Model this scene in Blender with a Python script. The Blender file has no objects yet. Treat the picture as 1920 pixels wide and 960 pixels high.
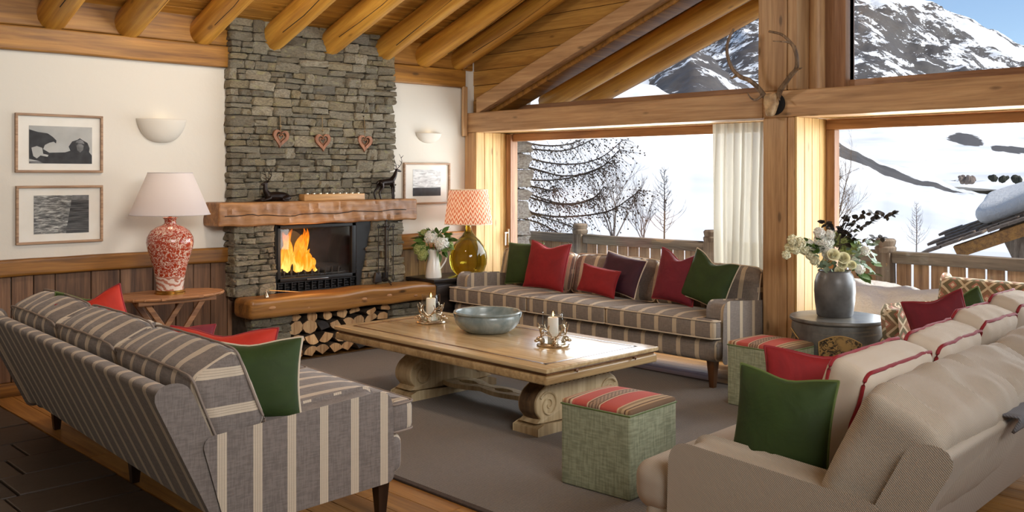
import bpy, math, random
from math import sin, cos, pi, radians, atan2, sqrt, exp
from mathutils import Vector, Matrix, noise
import numpy as np

# ---------------------------------------------------------------- camera, sky, sun, lights, exposure
CAM_H = 1.6; FPX = 1774.0; YH = 328.0
YAW = radians(46.05)                       # forward direction, from +X (along the fireplace wall) to +Y (along the window wall)
SC = bpy.context.scene
cam_d = bpy.data.cameras.new('camera'); cam = bpy.data.objects.new('camera', cam_d); SC.collection.objects.link(cam)
cam.location = (0, 0, CAM_H); cam.rotation_euler = (pi/2, 0, YAW - pi/2)
cam_d.sensor_width = 36; cam_d.lens = FPX/1920*36; cam_d.shift_y = -(480-YH)/1920
cam_d.clip_end = 20000; SC.camera = cam
SC.view_settings.view_transform = 'Standard'; SC.view_settings.look = 'None'
SC.view_settings.exposure = 0.2; SC.view_settings.gamma = 1; SC.view_settings.use_curve_mapping = False

SUN_EL = radians(44); SUN_AZ = radians(-68)   # direction towards the sun, angle from +X
w = bpy.data.worlds.new('sky'); SC.world = w; w.use_nodes = True
wn = w.node_tree.nodes; wn.clear()
st = wn.new('ShaderNodeTexSky'); st.sky_type = 'NISHITA'; st.sun_disc = False
st.sun_elevation = SUN_EL; st.sun_rotation = pi/2 - SUN_AZ; st.altitude = 1800; st.air_density = .9; st.dust_density = 1.2
wb = wn.new('ShaderNodeBackground'); wb.inputs[1].default_value = .16
wo = wn.new('ShaderNodeOutputWorld'); w.node_tree.links.new(st.outputs[0], wb.inputs[0]); w.node_tree.links.new(wb.outputs[0], wo.inputs[0])
def light(name, kind, loc, energy, color=(1, 1, 1), size=1, sy=None, aim=None, rad=.05):
    d = bpy.data.lights.new(name, kind); d.energy = energy; d.color = color
    if kind == 'AREA':
        d.shape = 'RECTANGLE'; d.size = size; d.size_y = sy or size
    elif kind == 'POINT': d.shadow_soft_size = rad
    o = bpy.data.objects.new(name, d); SC.collection.objects.link(o); o.location = loc
    if aim is not None:
        o.rotation_euler = (Vector(aim)-Vector(loc)).to_track_quat('-Z', 'Y').to_euler()
    return o
sd = Vector((cos(SUN_EL)*cos(SUN_AZ), cos(SUN_EL)*sin(SUN_AZ), sin(SUN_EL)))
sun = light('sun', 'SUN', (20, -20, 20), 4.4, (1, .94, .86)); sun.rotation_euler = sd.to_track_quat('Z', 'Y').to_euler(); sun.data.angle = radians(.6)
# area lamps for daylight through the windows in view, then two added fill lamps
light('window_daylight', 'AREA', (7.25, 1.9, 1.25), 120, (.93, .97, 1), 3.0, 1.5, (0, 1.9, .9))
light('window_daylight', 'AREA', (7.25, 5.4, 1.25), 110, (.93, .97, 1), 3.2, 1.4, (0, 5.4, .9))
rf = light('rear_fill_light', 'AREA', (1.6, -1.8, 3.3), 85, (1, .985, .96), 3.0, 1.4, (3.4, 7.4, 2.35)); rf.data.spread = radians(100)  # added fill lamp behind the camera; the rear wall has no window
light('upper_fill_light', 'POINT', (3.4, 5.5, 3.15), 62, (1, .93, .82), rad=.2)  # added fill lamp below the ceiling; no chandelier hangs in the room

# ---------------------------------------------------------------- helpers
def at(px, py, X=None, Y=None, Z=None, D=None):
    """real position of a pixel of the 1920x960 frame on the plane X, Y, Z = const or at depth D"""
    t = (px-960)/FPX; s = (YH-py)/FPX
    d = Vector((cos(YAW)+sin(YAW)*t, sin(YAW)-cos(YAW)*t, s))
    k = D if D is not None else X/d.x if X is not None else Y/d.y if Y is not None else (Z-CAM_H)/d.z
    return Vector((0, 0, CAM_H)) + d*k

class G:
    def __init__(s): s.v = []; s.f = []; s.m = []; s.mi = 0
    def add(s, V, F):
        b = len(s.v); s.v.extend(Vector(p) for p in V); s.f.extend(tuple(b+i for i in f) for f in F); s.m.extend([s.mi]*len(F)); return s
    def box(s, lo, hi, c=0.0):
        x0, y0, z0 = lo; x1, y1, z1 = hi
        if c <= 0:
            V = [(x0,y0,z0),(x1,y0,z0),(x1,y1,z0),(x0,y1,z0),(x0,y0,z1),(x1,y0,z1),(x1,y1,z1),(x0,y1,z1)]
            return s.add(V, [(0,3,2,1),(4,5,6,7),(0,1,5,4),(1,2,6,5),(2,3,7,6),(3,0,4,7)])
        c = min(c, (x1-x0)*.45, (y1-y0)*.45, (z1-z0)*.45)
        return s.rbox(lo, hi, c, 1)
    def rbox(s, lo, hi, r, seg=3, n=1, bulge=(0, 0, 0), nz=0.0, ns=4.0):
        lo = Vector(lo); hi = Vector(hi); r = min(r, *(0.499*(hi[i]-lo[i]) for i in range(3)))
        ax = []
        for i in range(3):
            a = [lo[i]+r*(1-cos(pi/2*k/seg)) if False else lo[i]+r*math.tan(pi/4*k/seg) for k in range(seg)]
            a += [lo[i]+r+(hi[i]-lo[i]-2*r)*k/n for k in range(n+1)]
            a += [hi[i]-r*math.tan(pi/4*(seg-k)/seg) for k in range(1, seg+1)]
            ax.append(a)
        key = {}; V = []; F = []
        cen = (lo+hi)/2; hf = (hi-lo)/2
        def vid(p):
            k = (round(p[0], 5), round(p[1], 5), round(p[2], 5))
            if k in key: return key[k]
            p = Vector(p); q = Vector(min(max(p[i], lo[i]+r), hi[i]-r) for i in range(3)); d = p-q
            o = q+d.normalized()*r if d.length > 1e-9 else q
            u = [(o[i]-cen[i])/hf[i] for i in range(3)]
            for i in range(3):
                if bulge[i]:
                    j, l = (i+1) % 3, (i+2) % 3
                    o[i] += bulge[i]*u[i]*max(0, 1-u[j]**2)**.8*max(0, 1-u[l]**2)**.8
            if nz: o = o+noise.noise_vector(o*ns)*nz
            key[k] = len(V); V.append(o); return key[k]
        for i in range(3):
            j, l = (i+1) % 3, (i+2) % 3
            for side, val in ((0, lo[i]), (1, hi[i])):
                for a in range(len(ax[j])-1):
                    for b in range(len(ax[l])-1):
                        q = []
                        for (aa, bb) in ((a, b), (a+1, b), (a+1, b+1), (a, b+1)):
                            p = [0, 0, 0]; p[i] = val; p[j] = ax[j][aa]; p[l] = ax[l][bb]; q.append(vid(p))
                        if side == 0: q.reverse()
                        F.append(tuple(q))
        return s.add(V, F)
    def tube(s, pts, rad, n=8, cap=True, flat=1.0):
        pts = [Vector(p) for p in pts]; N = len(pts)
        if not hasattr(rad, '__len__'): rad = [rad]*N
        V = []; F = []
        T = [(pts[min(i+1, N-1)]-pts[max(i-1, 0)]).normalized() for i in range(N)]
        u = T[0].orthogonal().normalized()
        for i in range(N):
            u = (u-T[i]*u.dot(T[i])); u = u.normalized() if u.length > 1e-6 else T[i].orthogonal().normalized()
            w_ = T[i].cross(u)
            for k in range(n):
                a = 2*pi*k/n; V.append(pts[i]+(u*cos(a)+w_*sin(a)*flat)*rad[i])
        for i in range(N-1):
            for k in range(n):
                a = i*n+k; b = i*n+(k+1) % n; F.append((a, b, b+n, a+n))
        if cap: F += [tuple(reversed(range(n))), tuple(range((N-1)*n, N*n))]
        return s.add(V, F)
    def loop(s, pts, rad, n=6):
        pts = [Vector(p) for p in pts]; N = len(pts); V = []; F = []
        for i in range(N):
            t = (pts[(i+1) % N]-pts[i-1]).normalized()
            c = Vector((0, 0, 1)); u = t.cross(c); u = u.normalized() if u.length > .1 else t.cross(Vector((0, 1, 0))).normalized(); w_ = t.cross(u)
            for k in range(n):
                a = 2*pi*k/n; V.append(pts[i]+(u*cos(a)+w_*sin(a))*rad)
        for i in range(N):
            for k in range(n):
                j = (i+1) % N; F.append((i*n+k, i*n+(k+1) % n, j*n+(k+1) % n, j*n+k))
        return s.add(V, F)
    def lathe(s, prof, n=32, c=(0, 0, 0), wob=None, close=False):
        V = []; F = []; m = len(prof)
        for r, z in prof:
            for k in range(n):
                a = 2*pi*k/n; rr = r*(wob(a, z) if wob else 1); V.append((c[0]+rr*cos(a), c[1]+rr*sin(a), c[2]+z))
        for i in range(m-1):
            for k in range(n):
                a = i*n+k; b = i*n+(k+1) % n; F.append((a, b, b+n, a+n))
        if prof[0][0] > 1e-4 and not close: F.append(tuple(reversed(range(n))))
        if prof[-1][0] > 1e-4 and not close: F.append(tuple(range((m-1)*n, m*n)))
        return s.add(V, F)
    def prism(s, poly, h0, h1, axis=2, c=0.0):
        """polygon in the plane across axis (other two axes in cyclic order), with an optional chamfer"""
        n = len(poly); V = []; F = []
        def put(p, h):
            q = [0, 0, 0]; q[axis] = h; q[(axis+1) % 3] = p[0]; q[(axis+2) % 3] = p[1]; return q
        if c > 0:
            def inset(d):
                out = []
                for i in range(n):
                    a, b, e = Vector(poly[i-1]), Vector(poly[i]), Vector(poly[(i+1) % n])
                    t1 = (b-a).normalized(); t2 = (e-b).normalized(); n1 = Vector((-t1.y, t1.x)); n2 = Vector((-t2.y, t2.x))
                    m_ = n1+n2; m_ = m_/max(.3, m_.dot(n1)) if m_.length > 1e-6 else n1
                    out.append(b+m_*d)
                return out
            rings = []
            K = 3
            for k in range(K+1): a = pi/2*k/K; rings.append((c*(1-sin(a)), h0+c*(1-cos(a))))
            for k in range(K+1): a = pi/2*(1-k/K); rings.append((c*(1-sin(a)), h1-c*(1-cos(a))))
            for d, h in rings: V += [put(p, h) for p in inset(d)]
            R = len(rings)
        else:
            V = [put(p, h0) for p in poly]+[put(p, h1) for p in poly]; R = 2
        for i in range(R-1):
            for k in range(n): F.append((i*n+k, i*n+(k+1) % n, (i+1)*n+(k+1) % n, (i+1)*n+k))
        F += [tuple(reversed(range(n))), tuple(range((R-1)*n, R*n))]
        return s.add(V, F)
    def grid(s, fn, nu, nv):
        V = [fn(i/nu, j/nv) for j in range(nv+1) for i in range(nu+1)]
        F = [(j*(nu+1)+i, j*(nu+1)+i+1, (j+1)*(nu+1)+i+1, (j+1)*(nu+1)+i) for j in range(nv) for i in range(nu)]
        return s.add(V, F)
    def ball(s, c, r, n=10, m=7, sc=(1, 1, 1)):
        P = [(sin(pi*i/m), -cos(pi*i/m)) for i in range(m+1)]; V = []; F = []
        for a, b in P:
            for k in range(n): V.append((c[0]+r*sc[0]*a*cos(2*pi*k/n), c[1]+r*sc[1]*a*sin(2*pi*k/n), c[2]+r*sc[2]*b))
        for i in range(m):
            for k in range(n): F.append((i*n+k, i*n+(k+1) % n, (i+1)*n+(k+1) % n, (i+1)*n+k))
        return s.add(V, F)
    def xf(s, M, start=0):
        for i in range(start, len(s.v)): s.v[i] = M @ s.v[i]
        return s
    def map(s, fn, start=0):
        for i in range(start, len(s.v)): s.v[i] = Vector(fn(s.v[i]))
        return s
    def mesh(s, name, mat, smooth=True, uv=None, ang=40):
        me = bpy.data.meshes.new(name); me.from_pydata([tuple(v) for v in s.v], [], s.f)
        for m_ in (mat if isinstance(mat, (list, tuple)) else [mat]): me.materials.append(m_)
        if s.mi or any(s.m): me.polygons.foreach_set('material_index', s.m)
        if uv:
            L = me.uv_layers.new(name='UVMap')
            for p in me.polygons:
                for li in p.loop_indices:
                    L.data[li].uv = uv(me.vertices[me.loops[li].vertex_index].co, p.normal)
        if smooth:
            me.polygons.foreach_set('use_smooth', [True]*len(me.polygons))
            try: me.set_sharp_from_angle(angle=radians(ang))
            except Exception: pass
        me.update(); return me
    def build(s, name, mat, parent=None, smooth=True, loc=None, uv=None, ang=40, **props):
        o = bpy.data.objects.new(name, s.mesh(name, mat, smooth, uv, ang)); SC.collection.objects.link(o)
        if parent: o.parent = parent
        if loc is not None: o.location = loc
        for k, v_ in props.items(): o[k] = v_
        return o

def thing(name, label, cat, loc=(0, 0, 0), rz=0, group=None):
    o = bpy.data.objects.new(name, None); SC.collection.objects.link(o); o.empty_display_size = .1
    o.location = loc; o.rotation_euler = (0, 0, rz); o['label'] = label; o['category'] = cat
    if group: o['group'] = group
    return o
def tag(o, label, cat, group=None):
    o['label'] = label; o['category'] = cat
    if group: o['group'] = group
    return o
def struct(name, parent=None):
    o = bpy.data.objects.new(name, None); SC.collection.objects.link(o); o['kind'] = 'structure'
    if parent: o.parent = parent
    return o
def inst(name, me, parent, M=None, loc=None, scale=None, rot=None):
    o = bpy.data.objects.new(name, me); SC.collection.objects.link(o); o.parent = parent
    if M is not None: o.matrix_local = M
    if loc is not None: o.location = loc
    if rot is not None: o.rotation_euler = rot
    if scale is not None: o.scale = scale
    return o
def copy_tree(o, parent=None, sub=True):
    c = o.copy(); SC.collection.objects.link(c)
    if parent: c.parent = parent
    for ch in list(o.children): copy_tree(ch, c)
    return c
def rnd(a, b): return random.uniform(a, b)
def catmull(P, n=8):
    P = [Vector(p) for p in P]; out = []
    for i in range(len(P)-1):
        p0, p1, p2, p3 = P[max(i-1, 0)], P[i], P[i+1], P[min(i+2, len(P)-1)]
        for k in range(n):
            t = k/n; out.append(.5*((2*p1)+(p2-p0)*t+(2*p0-5*p1+4*p2-p3)*t*t+(3*p1-p0-3*p2+p3)*t**3))
    out.append(P[-1]); return out

# ---------------------------------------------------------------- materials
def srgb(*c): return tuple(((x/255)/12.92 if x/255 <= .04045 else ((x/255+.055)/1.055)**2.4) for x in c)+(1,)
class M_:
    def __init__(s, name, rough=.6, **kw):
        s.m = bpy.data.materials.new(name); s.m.use_nodes = True; s.t = s.m.node_tree; s.n = s.t.nodes; s.b = s.n['Principled BSDF']
        s.b.inputs['Roughness'].default_value = rough
        for k, v in kw.items(): s.b.inputs[k.replace('_', ' ')].default_value = v
    def link(s, a, b): s.t.links.new(a, b)
    def new(s, t, **kw):
        n = s.n.new('ShaderNode'+t)
        for k, v in kw.items(): setattr(n, k, v)
        return n
    def inp(s, sock, v):
        if hasattr(v, 'is_output') or isinstance(v, bpy.types.NodeSocket): s.link(v, sock)
        else: sock.default_value = v
    def coord(s, kind='Object', scale=(1, 1, 1), rot=(0, 0, 0), rand=False):
        c = s.new('TexCoord').outputs[kind]
        if rand:
            oi = s.new('ObjectInfo').outputs['Random']; mv = s.new('VectorMath', operation='MULTIPLY_ADD')
            cmb = s.new('CombineXYZ'); s.link(oi, cmb.inputs[0]); s.link(oi, cmb.inputs[1]); s.link(oi, cmb.inputs[2])
            s.link(cmb.outputs[0], mv.inputs[0]); mv.inputs[1].default_value = (37.3, 91.7, 53.1); s.link(c, mv.inputs[2]); c = mv.outputs[0]
        mp = s.new('Mapping'); mp.inputs['Scale'].default_value = scale; mp.inputs['Rotation'].default_value = rot; s.link(c, mp.inputs[0]); return mp.outputs[0]
    def noise(s, v, scale=5, detail=4, rough=.5, dist=0):
        n = s.new('TexNoise'); s.link(v, n.inputs['Vector']); n.inputs['Scale'].default_value = scale; n.inputs['Detail'].default_value = detail
        n.inputs['Roughness'].default_value = rough; n.inputs['Distortion'].default_value = dist; return n.outputs['Fac']
    def vor(s, v, scale=5, feature='F1', out='Distance', rnd_=1):
        n = s.new('TexVoronoi', feature=feature); s.link(v, n.inputs['Vector']); n.inputs['Scale'].default_value = scale; n.inputs['Randomness'].default_value = rnd_; return n.outputs[out]
    def ramp(s, f, stops, interp='LINEAR'):
        r = s.new('ValToRGB'); r.color_ramp.interpolation = interp; s.link(f, r.inputs[0]); e = r.color_ramp.elements
        while len(e) < len(stops): e.new(.5)
        for i, (p, c) in enumerate(stops):
            e[i].position = p; e[i].color = c if len(c) == 4 else tuple(c)+(1,)
        return r.outputs[0]
    def mth(s, op, a, b=None, c=None):
        n = s.new('Math', operation=op); s.inp(n.inputs[0], a)
        if b is not None: s.inp(n.inputs[1], b)
        if c is not None: s.inp(n.inputs[2], c)
        return n.outputs[0]
    def mix(s, f, a, b, mode='MIX'):
        n = s.new('MixRGB', blend_type=mode); s.inp(n.inputs[0], f); s.inp(n.inputs[1], a); s.inp(n.inputs[2], b); return n.outputs[0]
    def col(s, v): s.inp(s.b.inputs['Base Color'], v); return s
    def bump(s, h, strength=.3, dist=.01):
        n = s.new('Bump'); n.inputs['Strength'].default_value = strength; n.inputs['Distance'].default_value = dist; s.link(h, n.inputs['Height']); s.link(n.outputs[0], s.b.inputs['Normal']); return s
    def vary(s, c, lo=.8, hi=1.15):
        oi = s.new('ObjectInfo').outputs['Random']; r = s.new('MapRange'); s.link(oi, r.inputs[0]); r.inputs[3].default_value = lo; r.inputs[4].default_value = hi
        h = s.new('HueSaturation'); s.link(r.outputs[0], h.inputs['Value']); s.inp(h.inputs['Color'], c); return h.outputs[0]
BLK = (0, 0, 0, 1); WHT = (1, 1, 1, 1)

def wood(name, c1, c2, axis=0, rough=.5, scale=1.0, knots=.5, bump=.25, vary=(.85, 1.12), dark=None):
    m = M_(name, rough); sc = [14*scale]*3; sc[axis] = 1.1*scale
    v = m.coord('Object', tuple(sc), rand=True); n1 = m.noise(v, 1.0, 6, .6, .6)
    sc2 = [55*scale]*3; sc2[axis] = 2.0*scale; n2 = m.noise(m.coord('Object', tuple(sc2), rand=True), 1, 3, .6)
    c = m.ramp(n1, [(.3, c2), (.62, c1)]); c = m.mix(.22, c, m.ramp(n2, [(.35, BLK), (.65, WHT)]), 'SOFT_LIGHT')
    if knots:
        sk = [7.0]*3; sk[axis] = 2.4; kd = m.vor(m.coord('Object', tuple(sk), rand=True), 1.0)
        k = m.ramp(kd, [(.06, WHT), (.13, BLK)]); k = m.mth('MULTIPLY', k, knots); c = m.mix(k, c, dark or tuple(x*.28 for x in c2[:3])+(1,))
    c = m.vary(c, *vary); m.col(c); m.bump(m.mth('ADD', n1, m.mth('MULTIPLY', n2, .6)), bump, .004); return m.m
def plain(name, c, rough=.6, nscale=0, namt=.1, bump=0, **kw):
    m = M_(name, rough, **kw)
    v = m.coord(); n = m.noise(v, nscale or 8, 4)
    m.col(m.mix(namt, c, m.ramp(n, [(.3, BLK), (.7, WHT)]), 'OVERLAY'))
    if bump: m.bump(n, bump, .004)
    return m.m

PINE1, PINE2 = srgb(214, 142, 62), srgb(160, 92, 30)
MT = {}
MT['ceil_board'] = wood('ceiling_pine', srgb(198, 146, 64), srgb(150, 100, 36), 0, .45, knots=.7)
MT['log'] = wood('log_pine', srgb(210, 154, 62), srgb(160, 106, 34), 1, .45, .8, knots=.6)
MT['beam_x'] = wood('beam_pine_x', srgb(170, 118, 48), srgb(110, 70, 24), 0, .5, knots=.7)
MT['beam_y'] = wood('beam_pine_y', srgb(200, 160, 116), srgb(162, 124, 86), 1, .5, knots=.7)
MT['beam_z'] = wood('beam_pine_z', srgb(200, 160, 114), srgb(164, 124, 84), 2, .5, knots=.7)
MT['jamb'] = wood('jamb_pine', srgb(214, 176, 114), srgb(178, 136, 76), 2, .5, knots=.6)
MT['gable'] = wood('gable_pine', srgb(182, 134, 64), srgb(132, 88, 34), 1, .5, knots=.7)
MT['frame_y'] = wood('frame_larch_y', srgb(172, 128, 92), srgb(136, 94, 64), 1, .4, knots=.2)
MT['frame_z'] = wood('frame_larch_z', srgb(172, 128, 92), srgb(136, 94, 64), 2, .4, knots=.2)
MT['wainscot'] = wood('old_boards', srgb(122, 88, 62), srgb(68, 46, 32), 2, .7, 1.0, knots=.8, bump=.5, vary=(.7, 1.3))
MT['wainscot2'] = wood('old_boards_light', srgb(150, 118, 84), srgb(86, 62, 42), 2, .7, 1.0, knots=.8, bump=.5, vary=(.7, 1.2))
MT['rail'] = wood('rail_pine', srgb(158, 106, 42), srgb(92, 56, 18), 0, .45, knots=.6)
MT['floor'] = wood('oak_floor', srgb(172, 124, 66), srgb(124, 82, 38), 1, .35, knots=.3, bump=.1)
MT['mantel'] = wood('mantel_oak', srgb(176, 126, 78), srgb(92, 56, 30), 0, .5, .6, knots=.7, bump=1.0)
MT['hearth'] = wood('hearth_larch', srgb(176, 122, 62), srgb(104, 66, 28), 0, .35, .7, knots=.9, bump=.5)
MT['table'] = wood('pale_oak', srgb(206, 180, 138), srgb(172, 142, 100), 1, .2, .9, knots=0, bump=.05, vary=(1, 1))
MT['table_x'] = wood('pale_oak_x', srgb(190, 160, 116), srgb(150, 120, 80), 0, .3, .9, knots=0, bump=.05, vary=(1, 1))
MT['table_base'] = wood('limed_oak', srgb(196, 174, 136), srgb(158, 134, 98), 2, .5, .7, knots=0, bump=.15, vary=(1, 1))
MT['table_dark'] = wood('banding_oak', srgb(128, 88, 50), srgb(98, 64, 34), 1, .28, knots=0, bump=.05)
MT['carved'] = wood('carved_oak', srgb(112, 84, 54), srgb(66, 46, 28), 2, .6, knots=0, bump=.3)
MT['teak'] = wood('teak_slats', srgb(176, 122, 78), srgb(120, 76, 44), 0, .5, 1.2, knots=0, bump=.15)
MT['leg'] = wood('dark_leg', srgb(56, 38, 28), srgb(34, 22, 16), 2, .3, knots=0, bump=.05)
MT['leg_mid'] = wood('brown_leg', srgb(112, 74, 44), srgb(74, 46, 26), 2, .3, knots=0, bump=.05)
MT['blackwood'] = wood('black_oak', srgb(52, 44, 40), srgb(24, 20, 18), 0, .3, knots=.2, bump=.2)
MT['fence'] = wood('weathered_fence', srgb(150, 134, 116), srgb(98, 82, 68), 2, .8, knots=.7, bump=.5)
MT['fence_plank'] = wood('weathered_plank', srgb(176, 140, 106), srgb(122, 92, 66), 2, .8, knots=.7, bump=.4)
MT['fence_rail'] = wood('weathered_rail', srgb(140, 128, 114), srgb(90, 80, 68), 1, .8, knots=.7, bump=.5)
MT['frame_pic'] = wood('picture_oak', srgb(176, 142, 110), srgb(130, 98, 72), 0, .5, 3, knots=0, bump=.1)
MT['bark'] = wood('bark', srgb(96, 76, 56), srgb(44, 34, 26), 1, .9, 1.5, knots=0, bump=1.0, vary=(.6, 1.1))
MT['cut'] = wood('cut_wood', srgb(214, 172, 122), srgb(164, 116, 72), 2, .75, 2.0, knots=0, bump=.5, vary=(.7, 1.1))
MT['dark_cut'] = plain('charred_end', srgb(52, 46, 44), .9, 20, .4, .4)
MT['block'] = wood('candle_block', srgb(204, 156, 96), srgb(160, 112, 60), 0, .5, 2, knots=.2)

def plaster():
    m = M_('white_plaster', .9); v = m.coord(); n = m.noise(v, 2.5, 6, .6); n2 = m.noise(v, .7, 2)
    m.col(m.mix(m.mth('MULTIPLY', n2, .5), srgb(218, 212, 200), srgb(208, 200, 188))); m.bump(n, .35, .02); return m.m
MT['plaster'] = plaster()
def stone():
    m = M_('schist', .85); v = m.coord(rand=True); n = m.noise(v, 9, 7, .65); n2 = m.noise(v, 2.2, 3); n3 = m.noise(m.coord('Object', (6, 6, 40), rand=True), 1, 5, .6)
    oi = m.new('ObjectInfo').outputs['Random']
    base = m.ramp(oi, [(0, srgb(128, 118, 98)), (.25, srgb(164, 152, 128)), (.5, srgb(146, 138, 118)), (.7, srgb(184, 172, 148)), (.88, srgb(166, 150, 116)), (1, srgb(124, 118, 106))])
    c = m.mix(m.ramp(n, [(.38, BLK), (.6, WHT)]), m.mix(.55, base, srgb(84, 76, 64)), base)
    c = m.mix(m.mth('MULTIPLY', m.ramp(n2, [(.58, BLK), (.72, WHT)]), .55), c, srgb(176, 170, 118))
    c = m.mix(m.mth('MULTIPLY', m.ramp(n3, [(.6, BLK), (.75, WHT)]), .4), c, srgb(200, 194, 178))
    m.col(c); m.bump(m.mth('ADD', n, m.mth('MULTIPLY', n3, .7)), .9, .02); return m.m
MT['stone'] = stone()
MT['pier_stone'] = plain('pale_pier_stone', srgb(196, 190, 180), .85, 9, .5, .5)
MT['mortar'] = plain('mortar', srgb(70, 62, 52), .95, 20, .3, .6)
def tilem():
    m = M_('stone_tiles', .45); v = m.coord(rand=True); n = m.noise(v, 4, 7, .6)
    oi = m.new('ObjectInfo').outputs['Random']
    base = m.ramp(oi, [(0, srgb(62, 50, 42)), (.35, srgb(80, 68, 58)), (.7, srgb(70, 56, 44)), (1, srgb(112, 98, 84))])
    m.col(m.mix(m.ramp(n, [(.3, BLK), (.7, WHT)]), m.mix(.4, base, srgb(52, 42, 34)), base)); m.bump(n, .5, .01); return m.m
MT['tile'] = tilem()
def rugm():
    m = M_('sisal', .95); v = m.coord(); wv = m.new('TexWave', wave_type='BANDS', bands_direction='Y'); m.link(v, wv.inputs[0]); wv.inputs['Scale'].default_value = 22; wv.inputs['Distortion'].default_value = 1.2; wv.inputs['Detail Scale'].default_value = 6
    w2 = m.new('TexWave', wave_type='BANDS', bands_direction='X'); m.link(v, w2.inputs[0]); w2.inputs['Scale'].default_value = 30; w2.inputs['Distortion'].default_value = 1
    n = m.noise(v, 60, 3); h = m.mth('MULTIPLY', wv.outputs['Fac'], m.mth('ADD', m.mth('MULTIPLY', w2.outputs['Fac'], .5), .5))
    c = m.mix(h, srgb(104, 98, 93), srgb(158, 151, 144)); c = m.mix(m.mth('MULTIPLY', n, .3), c, srgb(100, 96, 96)); m.col(c); m.bump(h, .6, .006); return m.m
MT['rug'] = rugm()
MT['rug_edge'] = plain('rug_binding', srgb(70, 58, 52), .9, 60, .2, .3)
def fabric_nodes(m, base, var, sc=160, amt=.5):
    v1 = m.noise(m.coord('Object', (sc, sc, sc*.12)), 1, 2); v2 = m.noise(m.coord('Object', (sc*.15, sc*.15, sc)), 1, 2)
    f = m.mth('MULTIPLY', m.mth('ADD', v1, v2), .5); return m.mix(m.mth('MULTIPLY', m.ramp(f, [(.4, BLK), (.6, WHT)]), amt), base, var), f
def stripes(name, base, var, cream, period=.155, width=.26, line=srgb(150, 138, 126)):
    m = M_(name, .9); m.b.inputs['Sheen Weight'].default_value = .15
    uv = m.new('UVMap').outputs[0]; sx = m.new('SeparateXYZ'); m.link(uv, sx.inputs[0]); u = m.mth('FRACT', m.mth('DIVIDE', sx.outputs[0], period))
    c, f = fabric_nodes(m, base, var)
    band = m.mth('LESS_THAN', u, width); fine = m.mth('LESS_THAN', m.mth('FRACT', m.mth('MULTIPLY', u, 4/width)), .22)
    inner = m.mth('MULTIPLY', fine, m.mth('GREATER_THAN', u, width*.1))
    cc = m.mix(m.mth('MULTIPLY', inner, .75), cream, line); cc = m.mix(m.mth('MULTIPLY', f, .25), cc, srgb(120, 108, 98))
    m.col(m.mix(band, c, cc)); m.bump(m.mth('ADD', f, m.noise(m.coord(), 7, 3)), .25, .006); return m.m
MT['stripe'] = stripes('striped_linen', srgb(128, 118, 112), srgb(84, 76, 72), srgb(206, 190, 168))
MT['stripe2'] = stripes('striped_linen_brown', srgb(136, 124, 114), srgb(98, 88, 80), srgb(208, 188, 158), period=.17, width=.22)
def twill(name, a, b, sc=170):
    m = M_(name, .92); v = m.coord('Object', (1, 1, 1)); wv = m.new('TexWave', wave_type='BANDS', bands_direction='DIAGONAL'); m.link(v, wv.inputs[0]); wv.inputs['Scale'].default_value = sc*.42; wv.inputs['Distortion'].default_value = .6
    n = m.noise(v, 3, 3); c = m.mix(wv.outputs['Fac'], a, b); m.col(m.mix(m.mth('MULTIPLY', n, .15), c, b)); m.bump(m.mth('ADD', m.mth('MULTIPLY', wv.outputs['Fac'], .25), n), .35, .008); return m.m
MT['twill'] = twill('beige_twill', srgb(198, 186, 170), srgb(152, 140, 126))
MT['beige'] = twill('beige_linen', srgb(214, 202, 186), srgb(196, 182, 164), 260)
MT['throw'] = twill('grey_wool', srgb(126, 126, 130), srgb(92, 92, 98), 120)
def velvet(name, c, dark):
    m = M_(name, .75); m.b.inputs['Sheen Weight'].default_value = .3; m.b.inputs['Sheen Roughness'].default_value = .35; m.b.inputs['Sheen Tint'].default_value = tuple(min(1, x*2.2+.02) for x in c[:3])+(1,)
    n = m.noise(m.coord('Object', (5, 5, 5)), 1, 4, .6, 1.5); m.col(m.mix(n, c, dark)); m.bump(m.noise(m.coord('Object', (9, 9, 9)), 1, 3, .5, .8), .35, .015); return m.m
MT['green'] = velvet('green_velvet', srgb(52, 74, 18), srgb(24, 40, 10))
MT['red'] = velvet('red_velvet', srgb(160, 26, 30), srgb(106, 12, 20))
MT['orange_red'] = velvet('scarlet_velvet', srgb(206, 52, 26), srgb(160, 30, 18))
MT['burgundy'] = velvet('burgundy_velvet', srgb(128, 26, 44), srgb(88, 14, 30))
MT['purple'] = velvet('plum_velvet', srgb(72, 26, 46), srgb(42, 14, 28))
MT['cream_cloth'] = plain('cream_linen', srgb(214, 200, 176), .9, 40, .15, .1)
MT['pipe_red'] = plain('red_piping', srgb(140, 26, 34), .7)
MT['pipe_cream'] = plain('cream_piping', srgb(206, 190, 168), .8)
MT['pipe_grey'] = plain('grey_piping', srgb(140, 126, 116), .8)
MT['pipe_beige'] = plain('beige_piping', srgb(190, 172, 150), .8)
MT['pipe_green'] = plain('green_piping', srgb(96, 112, 60), .7)
def sage():
    m = M_('sage_linen', .9); c, f = fabric_nodes(m, srgb(164, 168, 140), srgb(128, 134, 108), 90, .9); m.col(c); m.bump(f, .3, .004); return m.m
MT['sage'] = sage()
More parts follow.
